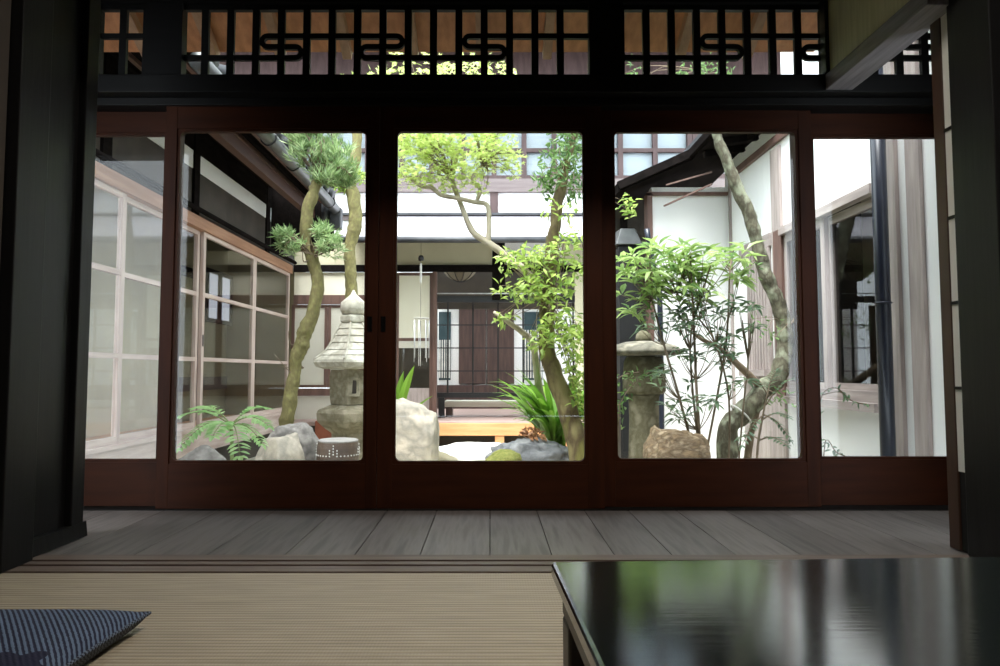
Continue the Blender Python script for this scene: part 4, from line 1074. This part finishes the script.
# ---- podocarpus with mossy trunk
YP = 5.0
pt = [(283, 470, 8.5), (285, 440, 7.5), (287, 420, 7.2), (291, 395, 6.6), (296, 365, 6.4), (301, 345, 7.8), (308, 325, 7), (316, 300, 6.6), (318, 280, 6.4), (312, 258, 6), (306, 238, 6), (307, 215, 6), (313, 195, 6.2), (319, 178, 5), (325, 160, 3)]
p_, r_ = path(pt, YP)
pine = thing('podocarpus_tree', (p_[0].x, YP, GZ), 'leaning mossy trunk tree with needle tufts left of the bell roofed lantern', 'tree')
m = MB(); m.tube(p_, r_, 14, jitter=.28, sub=6); part('trunk', m, mt['bark'], pine)
bm_ = MB(); lf = Leaves()
tops = [ell(u, v, YP + dy, ru, rv, rd) for u, v, dy, ru, rv, rd in ((310, 150, 0, 24, 20, .2), (334, 160, .05, 20, 20, .18), (300, 132, -.05, 18, 16, .18), (322, 122, .05, 26, 18, .2), (345, 178, .1, 12, 12, .12), (326, 180, 0, 16, 8, .12))]
for c in tops:
    twigs_to(bm_, p_[-2], c, 5, .012)
    for _ in range(85):
        q = inell(*c); ax = rdir(1.3)
        for _ in range(12):
            d = (ax + rdir() * .6).normalized(); lf.needle(q + rdir() * .015, d, U(.06, .11), .0085, U(0, 6))
low = [ell(u, v, YP + dy, ru, rv, rd) for u, v, dy, ru, rv, rd in ((330, 245, -.1, 13, 14, .12), (322, 232, -.1, 8, 6, .08), (292, 246, -.1, 12, 9, .1), (284, 236, -.1, 9, 5, .08))]
for c in low:
    twigs_to(bm_, p_[9], c, 4, .009)
    for _ in range(34):
        q = inell(*c); ax = rdir(.6)
        for _ in range(12):
            d = (ax + rdir() * .8).normalized(); lf.needle(q + rdir() * .01, d, U(.05, .09), .009, U(0, 6))
for _ in range(6):     # bare twigs at the knots
    k = random.choice((9, 10, 4, 5)); a = p_[k]
    bm_.tube([a, a + rdir(.2) * .08, a + Vector((U(-.25, -.05), U(-.1, .0), U(-.02, .1)))], [.008, .005, .002], 5)
part('branches', bm_, mt['twig'], pine); part('foliage', lf, mt['needle'], pine)

# ---- second mossy trunk behind the lantern
YK = 6.6
pt = [(352, 470, 8), (352, 330, 7), (352, 300, 6.5), (351, 270, 6.2), (350, 245, 6), (356, 222, 6.5), (354, 200, 6.6), (350, 180, 6.2), (356, 155, 5), (357, 120, 4.5), (352, 90, 3)]
p_, r_ = path(pt, YK)
t2 = thing('garden_tree', (p_[0].x, YK, GZ), 'upright mossy trunk rising directly behind the bell roofed lantern', 'tree')
m = MB(); m.tube(p_, r_, 14, jitter=.28, sub=6); part('trunk', m, mt['bark'], t2)
lf = Leaves(); bm_ = MB()
for c in (ell(352, 176, YK, 16, 8, .18), ell(343, 185, YK, 8, 6, .1), ell(352, 90, YK, 22, 14, .2)):
    twigs_to(bm_, p_[7] if c[0].z < 3 else p_[10], c, 5, .009)
    for _ in range(170):
        lf.lens(inell(*c), rdir(.3), U(.05, .09), U(.02, .03), U(0, 6))
part('branches', bm_, mt['twig'], t2); part('foliage', lf, mt['camellia'], t2)

# ---- maple: main trunk, pale branches, airy crown
YA = 5.0
pt = [(586, 490, 12), (580, 462, 10.5), (575, 435, 10), (566, 405, 9.4), (556, 380, 9), (549, 355, 8.5), (546, 330, 8), (548, 300, 7), (550, 270, 6.4), (552, 250, 6), (555, 225, 5.6), (557, 205, 6), (562, 185, 5), (567, 160, 4.2), (574, 135, 3.6), (580, 100, 2.5)]
p_, r_ = path(pt, YA)
mp_ = thing('maple_tree', (p_[0].x, YA, GZ), 'airy yellow green maple with slanting mossy trunk seen through the middle door', 'tree')
m = MB(); m.tube(p_, r_, 14, jitter=.25, sub=6); part('trunk', m, mt['trunkbark'], mp_)
for pt in ([(549, 300, 5, 0), (530, 276, 4.2, .05), (508, 257, 3.8, .1), (490, 244, 3.6, .12), (473, 232, 3.3, .14), (464, 212, 2.8, .16), (457, 194, 2.6, .18), (452, 178, 2.4, .2), (456, 160, 1.8, .2), (462, 135, 1.2, .2)],
           [(488, 243, 2.8, .12), (489, 222, 2.6, .12), (487, 205, 2.5, .12), (474, 202, 2.3, .12), (456, 198, 2.2, .1), (441, 195, 2.2, .08), (432, 188, 2.0, .06), (420, 186, 1.8, .05), (408, 176, 1.2, .04)],
           [(476, 202, 2, .12), (480, 190, 1.8, .12), (472, 178, 1.5, .12), (482, 165, 1.2, .12)],
           [(424, 187, 1.6, .05), (418, 180, 1.4, .05), (424, 170, 1, .05)],
           [(556, 490, 4.8, .95), (552, 440, 4.6, .9), (546, 412, 4.4, .85), (539, 388, 4.3, .75), (536, 362, 4, .6), (532, 342, 3.6, .4), (522, 332, 3, .2), (508, 322, 2.4, -.15), (494, 312, 1.5, -.15)]):
    pp_ = [P(u, v, YA + d) for u, v, r, d in pt]
    part('branch', MB().tube(pp_, [px(r, YA) for u, v, r, d in pt], 9, jitter=.15, sub=5), mt['palebark'], mp_)
lf = Leaves(); bm_ = MB()
crown = [(410, 150, 0, 20, 22, .3, 330), (440, 150, .1, 26, 22, .35, 420), (470, 158, .1, 24, 24, .35, 300), (495, 150, .1, 26, 22, .3, 260), (415, 178, 0, 22, 10, .25, 150), (450, 180, .1, 20, 12, .25, 110),
         (430, 120, .1, 34, 24, .4, 430), (490, 120, .1, 34, 24, .35, 330), (420, 80, .1, 40, 26, .4, 300), (385, 95, .1, 22, 26, .3, 150), (480, 80, .1, 40, 24, .4, 220), (480, 190, .1, 12, 8, .15, 30), (512, 165, .1, 14, 16, .2, 60)]
for u, v, dy, ru, rv, rd, n in crown:
    c = ell(u, v, YA + dy, ru, rv, rd)
    rt = P(452, 178, YA + .2) if u < 470 else P(482, 165, YA + .12)
    twigs_to(bm_, rt, c, 5, .006)
    for _ in range(n):
        q = inell(*c); d = rdir(-.1); d.z *= .5
        lf.maple(q, d, U(.032, .055), U(-.6, .6))
part('crown_foliage', lf, mt['maple'], mp_)
lf = Leaves()
for u, v, dy, ru, rv, rd, n in ((560, 165, 0, 24, 26, .25, 230), (575, 135, 0, 22, 20, .25, 190), (545, 185, 0, 14, 12, .2, 70), (572, 190, .1, 12, 14, .2, 70), (560, 110, 0, 34, 24, .3, 190)):
    c = ell(u, v, YA + dy, ru, rv, rd); twigs_to(bm_, P(564, 175, YA), c, 4, .006)
    for _ in range(n): lf.lens(inell(*c), rdir(-.1), U(.045, .075), U(.018, .028), U(0, 6))
part('top_foliage', lf, mt['greenleaf'], mp_, label='darker green leaves at the top of the trunk')
lf = Leaves()
for u, v, dy, ru, rv, rd, n in ((525, 262, -.15, 26, 16, .2, 170), (548, 255, -.1, 22, 14, .2, 120), (520, 290, -.2, 26, 14, .2, 130), (550, 290, -.2, 26, 20, .2, 170), (572, 270, -.2, 14, 22, .2, 90), (560, 325, -.25, 24, 22, .2, 190), (538, 340, -.2, 14, 14, .15, 60),
                            (573, 350, -.2, 12, 26, .2, 120), (628, 206, .3, 9, 13, .12, 50), (505, 318, -.2, 12, 6, .12, 34), (570, 240, -.2, 14, 10, .15, 50), (562, 210, -.15, 22, 10, .15, 40), (577, 385, -.1, 9, 22, .12, 90), (578, 420, .3, 9, 26, .2, 90), (580, 340, .3, 10, 30, .2, 90), (503, 262, -.15, 10, 14, .12, 34)):
    c = ell(u, v, YA + dy, ru, rv, rd); twigs_to(bm_, P(549, 300, YA - .05) if u < 600 else P(562, 190, YA), c, 4 if u < 600 else 2, .005)
    for _ in range(int(n * .8)):
        d = rdir(-.15); d.z *= .6; lf.lens(inell(*c), d, U(.05, .075), U(.024, .036), U(-.7, .7))
part('lower_foliage', lf, mt['camellia'], mp_, label='bright oval leaves around the middle of the trunk')
part('twigs', bm_, mt['twig'], mp_)

# ---- crooked trunk on the right
YR = 4.7
pt = [(727, 490, 11), (727, 462, 10), (727, 440, 10.2), (731, 425, 10.5), (742, 414, 10), (752, 404, 10), (763, 391, 9.5), (774, 381, 9), (782, 366, 8.6), (785, 345, 8), (784, 325, 7.8), (778, 303, 7.4), (769, 283, 7), (761, 258, 6.8), (754, 232, 6.4), (748, 212, 6.2), (738, 190, 6.4), (728, 165, 5.6), (719, 142, 5.4), (714, 120, 5.2), (708, 95, 4), (700, 70, 3)]
p_, r_ = path(pt, YR)
ct = thing('crooked_tree', (p_[0].x, YR, GZ), 'crooked lichen grey tree trunk bending up past the white right wall', 'tree')
m = MB(); m.tube(p_, r_, 16, jitter=.3, sub=6); part('trunk', m, mt['greybark'], ct)
for pt in ([(762, 388, 4, 0), (752, 378, 3.6, -.05), (735, 362, 3.2, -.1), (722, 350, 2.6, -.12), (700, 338, 2, -.15), (690, 330, 1.2, -.15)], [(745, 480, 4, .1), (750, 440, 3.6, .1), (757, 412, 3, .1), (765, 395, 2.5, .05)], [(786, 330, 2.4, 0), (793, 322, 1.6, -.05), (797, 314, .8, -.08)]):
    part('branch', MB().tube([P(u, v, YR + d) for u, v, r, d in pt], [px(r, YR) for u, v, r, d in pt], 8, jitter=.15), mt['twig'], ct)
cc = P(741, 414, YR); tdir = (P(748, 407, YR) - P(734, 421, YR)).normalized()
s1 = tdir.cross(Vector((0, 1, 0))).normalized(); s2 = tdir.cross(s1)
part('wire_tie', MB().tube([cc + (s1 * math.cos(a) + s2 * math.sin(a)) * px(12.2, YR) for a in [k * math.pi / 8 for k in range(17)]], .006, 6, sub=1), mt['stud'], ct, label='white wire loop around the trunk')
lf = Leaves(); bm_ = MB()
for u, v, ru, rv, n in ((765, 330, 18, 18, 30), (745, 270, 14, 14, 22), (780, 400, 14, 14, 20), (705, 72, 30, 16, 160), (630, 78, 22, 18, 60)):
    c = ell(u, v, YR - .12, ru, rv, .15); root = min(p_, key=lambda q: (q - c[0]).length); twigs_to(bm_, root, c, 3, .004)
    for _ in range(n): lf.lens(inell(*c), rdir(), U(.03, .06), U(.012, .02), U(0, 6))
part('sprouts', lf, mt['greenleaf'], ct); part('twigs', bm_, mt['twig'], ct)

# ---- broad shrub in front of the white wall
YH = 4.22
sb = thing('leafy_shrub', (xu(694, YH), YH, GZ), 'bright broad leaved shrub with thin stems before the white wall', 'shrub')
lf = Leaves(); ld = Leaves()
stems = [[(701, 480, 2.6), (699, 430, 2.4), (696, 380, 2.2), (694, 330, 2), (692, 290, 1.6), (690, 255, 1)],
         [(701, 480, 2.6), (680, 400, 2), (664, 345, 1.8), (652, 300, 1.4), (640, 262, 1)],
         [(728, 480, 2), (729, 400, 1.6), (716, 345, 1.6), (700, 320, 1.3), (676, 292, 1)],
         [(701, 480, 2), (722, 370, 1.8), (728, 320, 1.6), (730, 270, 1.2), (735, 245, .8)],
         [(701, 470, 2), (690, 350, 1.6), (700, 300, 1.4), (712, 262, 1)],
         [(738, 470, 1.6), (744, 400, 1.4), (748, 360, 1.2), (742, 320, 1)]]
for s_ in stems:
    part('stem', MB().tube([P(u, v, YH + .1 * math.sin(i * 2.1 + s_[1][0])) for i, (u, v, r) in enumerate(s_)], [px(r * .62, YH) for u, v, r in s_], 7), mt['twig'], sb)
def whorl(L, q, n, l0, l1, w, zb=.15):
    a0 = U(0, 6.28)
    for k in range(n):
        a = a0 + 6.283 * k / n + U(-.3, .3)
        d = Vector((math.cos(a), math.sin(a), U(-.6, .75) + zb)); l = U(l0, l1)
        L.lens(q + d.normalized() * .01, d, l, l * w, U(-.4, .4), .2, .3)
tw = MB()
def spray(L, u, v, ru, rv, cnt, l0, l1, w, rd=.22, roots=None):
    c = ell(u, v, YH, ru, rv, rd)
    for _ in range(int(cnt * 1.5)):
        q = inell(*c)
        if roots is not None:
            b = P(*min([(a[0], a[1]) for s_ in stems for a in s_], key=lambda a: (a[0] - u) ** 2 + (a[1] - v - 22) ** 2), YH)
            tw.tube([b, (b + q) / 2 + Vector((0, 0, -.02)), q], [.0035, .0028, .0015], 5, sub=3)
        whorl(L, q, random.choice((5, 6, 7)), l0, l1, w)
for a in ((640, 265, 22, 22, 9), (668, 262, 24, 20, 9), (690, 255, 22, 16, 7), (710, 268, 20, 20, 7), (730, 258, 14, 14, 4), (640, 300, 22, 18, 7), (670, 290, 24, 16, 7), (698, 288, 20, 14, 4), (735, 285, 10, 14, 3)):
    spray(lf, *a, .08, .145, .3, roots=1)
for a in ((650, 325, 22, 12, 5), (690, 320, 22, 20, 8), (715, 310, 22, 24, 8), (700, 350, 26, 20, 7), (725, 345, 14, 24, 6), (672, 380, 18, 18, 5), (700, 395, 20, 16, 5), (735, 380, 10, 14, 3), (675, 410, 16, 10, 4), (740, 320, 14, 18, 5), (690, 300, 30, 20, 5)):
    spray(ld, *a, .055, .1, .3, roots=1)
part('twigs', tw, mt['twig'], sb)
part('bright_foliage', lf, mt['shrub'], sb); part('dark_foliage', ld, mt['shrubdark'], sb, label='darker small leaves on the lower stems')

# ---- pinnate fronds
def frond(L, mb, p0, p1, sag, pairs, ll, lw):
    p0, p1 = Vector(p0), Vector(p1); pts = []
    for i in range(9):
        t = i / 8; q = p0.lerp(p1, t); q.z += sag * math.sin(math.pi * t * .95); pts.append(q)
    mb.tube(pts, [.005 * (1 - .7 * i / 8) for i in range(9)], 5, sub=1)
    for i in range(pairs):
        t = .28 + .72 * i / (pairs - 1); k = min(int(t * 8), 7); f = t * 8 - k; q = pts[k].lerp(pts[k + 1], f); d = (pts[k + 1] - pts[k]).normalized()
        sd = d.cross(Vector((0, 0, 1))).normalized(); s_ = math.sin(math.pi * (.18 + .72 * (t - .28) / .72))
        for g_ in (-1, 1):
            L.lens(q, (d * .55 + sd * g_ + Vector((0, 0, U(-.1, .25)))), ll * (.45 + .6 * s_), lw, g_ * .2, .1, .15)
    L.lens(pts[-1], pts[-1] - pts[-2], ll * .7, lw, 0, .1, .1)
YN = 3.75
fn = thing('mahonia_plant', (xu(232, YN), YN, GZ), 'pale green fern like plant with toothed pinnate fronds at lower left', 'plant')
lf = Leaves(); mb = MB(); base = P(231, 425, YN)
mb.tube([Vector((base.x + .01, YN, GZ)), P(232, 455, YN), base], [.012, .01, .009], 8)
for u, v, dy, sag in ((180, 418, -.12, .05), (196, 410, .12, .05), (266, 409, .1, .04), (268, 427, -.1, .05), (180, 450, -.25, .07), (213, 437, -.3, .04), (240, 458, -.35, .06), (262, 445, .2, .05)):
    frond(lf, mb, base, P(u, v, YN + dy), sag, 12, .075, .03)
part('stalk', mb, mt['fernstalk'], fn); part('fronds', lf, mt['fern'], fn)

YN2 = 3.8
fn2 = thing('nandina_plant', (xu(762, YN2), YN2, GZ), 'slender plant with fine leaf sprays under the crooked trunk at right', 'plant')
lf = Leaves(); mb = MB(); b0 = P(757, 458, YN2)
mb.tube([Vector((b0.x, YN2, GZ)), b0, P(762, 420, YN2), P(768, 392, YN2)], [.008, .007, .006, .003], 7)
for (u0, v0, u1, v1, dy) in ((764, 415, 790, 440, -.1), (764, 415, 742, 446, -.1), (766, 405, 792, 380, -.05), (766, 400, 776, 372, .05), (768, 395, 750, 380, .05), (762, 420, 788, 418, -.15), (760, 440, 786, 446, -.2), (760, 440, 738, 440, .1)):
    frond(lf, mb, P(u0, v0, YN2), P(u1, v1, YN2 + dy), .03, 8, .055, .016)
part('stalk', mb, mt['twig'], fn2); part('fronds', lf, mt['shrubdark'], fn2)

YV = 3.35
vn = thing('creeping_sprig', (xu(826, YV), YV, GZ), 'thin leafy sprig in front of the white wall under the right window', 'plant')
lf = Leaves(); mb = MB()
for pts in (((812, 500), (822, 470), (826, 440), (836, 452), (845, 456)), ((812, 500), (818, 430), (822, 395), (836, 388), (848, 399)), ((822, 395), (840, 392), (852, 401), (870, 405))):
    q = [P(u, v, YV) for u, v in pts]; mb.tube(q, .003, 5)
    for a, b in zip(q[1:-1], q[2:]):
        for k in range(5): lf.lens(a.lerp(b, k / 5), rdir(-.1), U(.025, .045), .014, U(-1, 1))
part('stem', mb, mt['twig'], vn); part('foliage', lf, mt['shrubdark'], vn)

# ---- small leaves before the mushroom lantern
YV = 4.5
sp = thing('lantern_shrub', (xu(622, YV), YV, GZ), 'small leaved sprig growing across the front of the mushroom capped lantern', 'plant')
lf = Leaves(); mb = MB()
for pts in (((618, 500), (618, 430), (622, 400), (640, 378), (662, 366)), ((618, 500), (614, 420), (612, 390), (622, 376), (640, 372)), ((618, 500), (612, 440), (610, 415), (622, 402))):
    q = [P(u, v, YV) for u, v in pts]; mb.tube(q, .004, 5)
    for a, b in zip(q[1:-1], q[2:]):
        for k in range(12): lf.lens(a.lerp(b, k / 12) + rdir() * .03, rdir(.1), U(.03, .055), .02, U(-1, 1))
part('stem', mb, mt['twig'], sp); part('foliage', lf, mt['greenleaf'], sp)

# ---- strap leaved clumps
def clump(name, u, v, Y, n, L0, L1, W, label, fan=None, spread=1.0):
    b = P(u, v, Y); t = thing(name, (b.x, Y, GZ), label, 'plant'); lf = Leaves()
    for k in range(n):
        a = U(0, 6.283) if fan is None else U(*fan)
        d = Vector((math.cos(a), math.sin(a), U(1.1, 2.8) / spread)); lf.strap(b + Vector((U(-.06, .06), U(-.06, .06), 0)), d, U(L0, L1), U(W * .7, W), U(.6, 1.7), 8)
    part('leaves', lf, mt['strap'], t)
    st_ = MB()
    for k in range(5): st_.tube([Vector((b.x + U(-.04, .04), Y + U(-.04, .04), GZ)), b + Vector((U(-.04, .04), U(-.04, .04), .02))], .009, 5)
    part('stalks', st_, mt['strap'], t)
    return t
clump('aspidistra_clump', 556, 446, 5.64, 130, .42, .85, .1, 'strap leaved green clump around the foot of the maple trunk', spread=1.1)
aq = thing('aspidistra_plant', (xu(397, 5.9), 5.9, GZ), 'few broad upright leaves behind the tall pale rock', 'plant')
lf = Leaves(); b = P(396, 425, 5.9)
for (u, v, w) in ((410, 366, .1), (400, 372, .09), (430, 394, .05), (392, 372, .09)):
    e = P(u, v, 5.9); d = e - b; lf.strap(b, d, d.length * 1.03, w * 1.2, .25, 8, Vector((.94, .34, 0)))
part('leaves', lf, mt['strap'], aq)
part('stalks', MB().tube([Vector((b.x, 5.9, GZ)), b], .012, 6), mt['strap'], aq)
lf2 = thing('fallen_leaves', (xu(532, 5.35), 5.35, zv(441, 5.35)), 'little heap of dry brown leaves on the dark slate rock', 'dry leaves')
lf = Leaves()
mt['dry'] = leafmat('dry_leaf', (150, 104, 72), (186, 140, 100), None, .2)
for _ in range(40): lf.lens(inell(P(531, 434, 5.3), (.09, .08, .03)), rdir(.1), U(.05, .08), .03, U(-2, 2))
o_ = part('leaves', lf, mt['dry'], lf2); lf2['kind'] = 'stuff'

# ================================================================== LIGHT
w = bpy.data.worlds.new('world'); SC.world = w; w.use_nodes = True; nt = w.node_tree; nt.nodes.clear()
bg = nt.nodes.new('ShaderNodeBackground'); bg.inputs[0].default_value = (.85, .935, 1.0, 1); bg.inputs[1].default_value = 1.15
ou = nt.nodes.new('ShaderNodeOutputWorld'); nt.links.new(bg.outputs[0], ou.inputs[0])
sd_ = bpy.data.lights.new('sun', 'SUN'); sd_.energy = 2.6; sd_.angle = math.radians(35); sd_.color = (1, 1, 1)
so = bpy.data.objects.new('sun', sd_); COL.objects.link(so)
so.rotation_euler = Vector((.22, .35, -1)).to_track_quat('-Z', 'Y').to_euler()

ld_ = bpy.data.lights.new('added_room_fill', 'AREA'); ld_.shape = 'DISK'; ld_.size = .45; ld_.energy = 8; ld_.color = (1, .93, .84)  # unseen fill light added near the threshold to brighten the tatami
lo_ = bpy.data.objects.new('added_room_fill', ld_); COL.objects.link(lo_); lo_.location = (.35, 1.25, 2.36)
vs = SC.view_settings; vs.view_transform = 'Standard'; vs.look = 'None'; vs.gamma = 1; vs.use_curve_mapping = False
vs.exposure = 2.15
SC.cycles.use_denoising = True
SC.cycles.max_bounces = 10; SC.cycles.diffuse_bounces = 5; SC.cycles.glossy_bounces = 4; SC.cycles.transparent_max_bounces = 24; SC.cycles.transmission_bounces = 6
SC.cycles.sample_clamp_indirect = 6
SC.cycles.caustics_reflective = False; SC.cycles.caustics_refractive = False
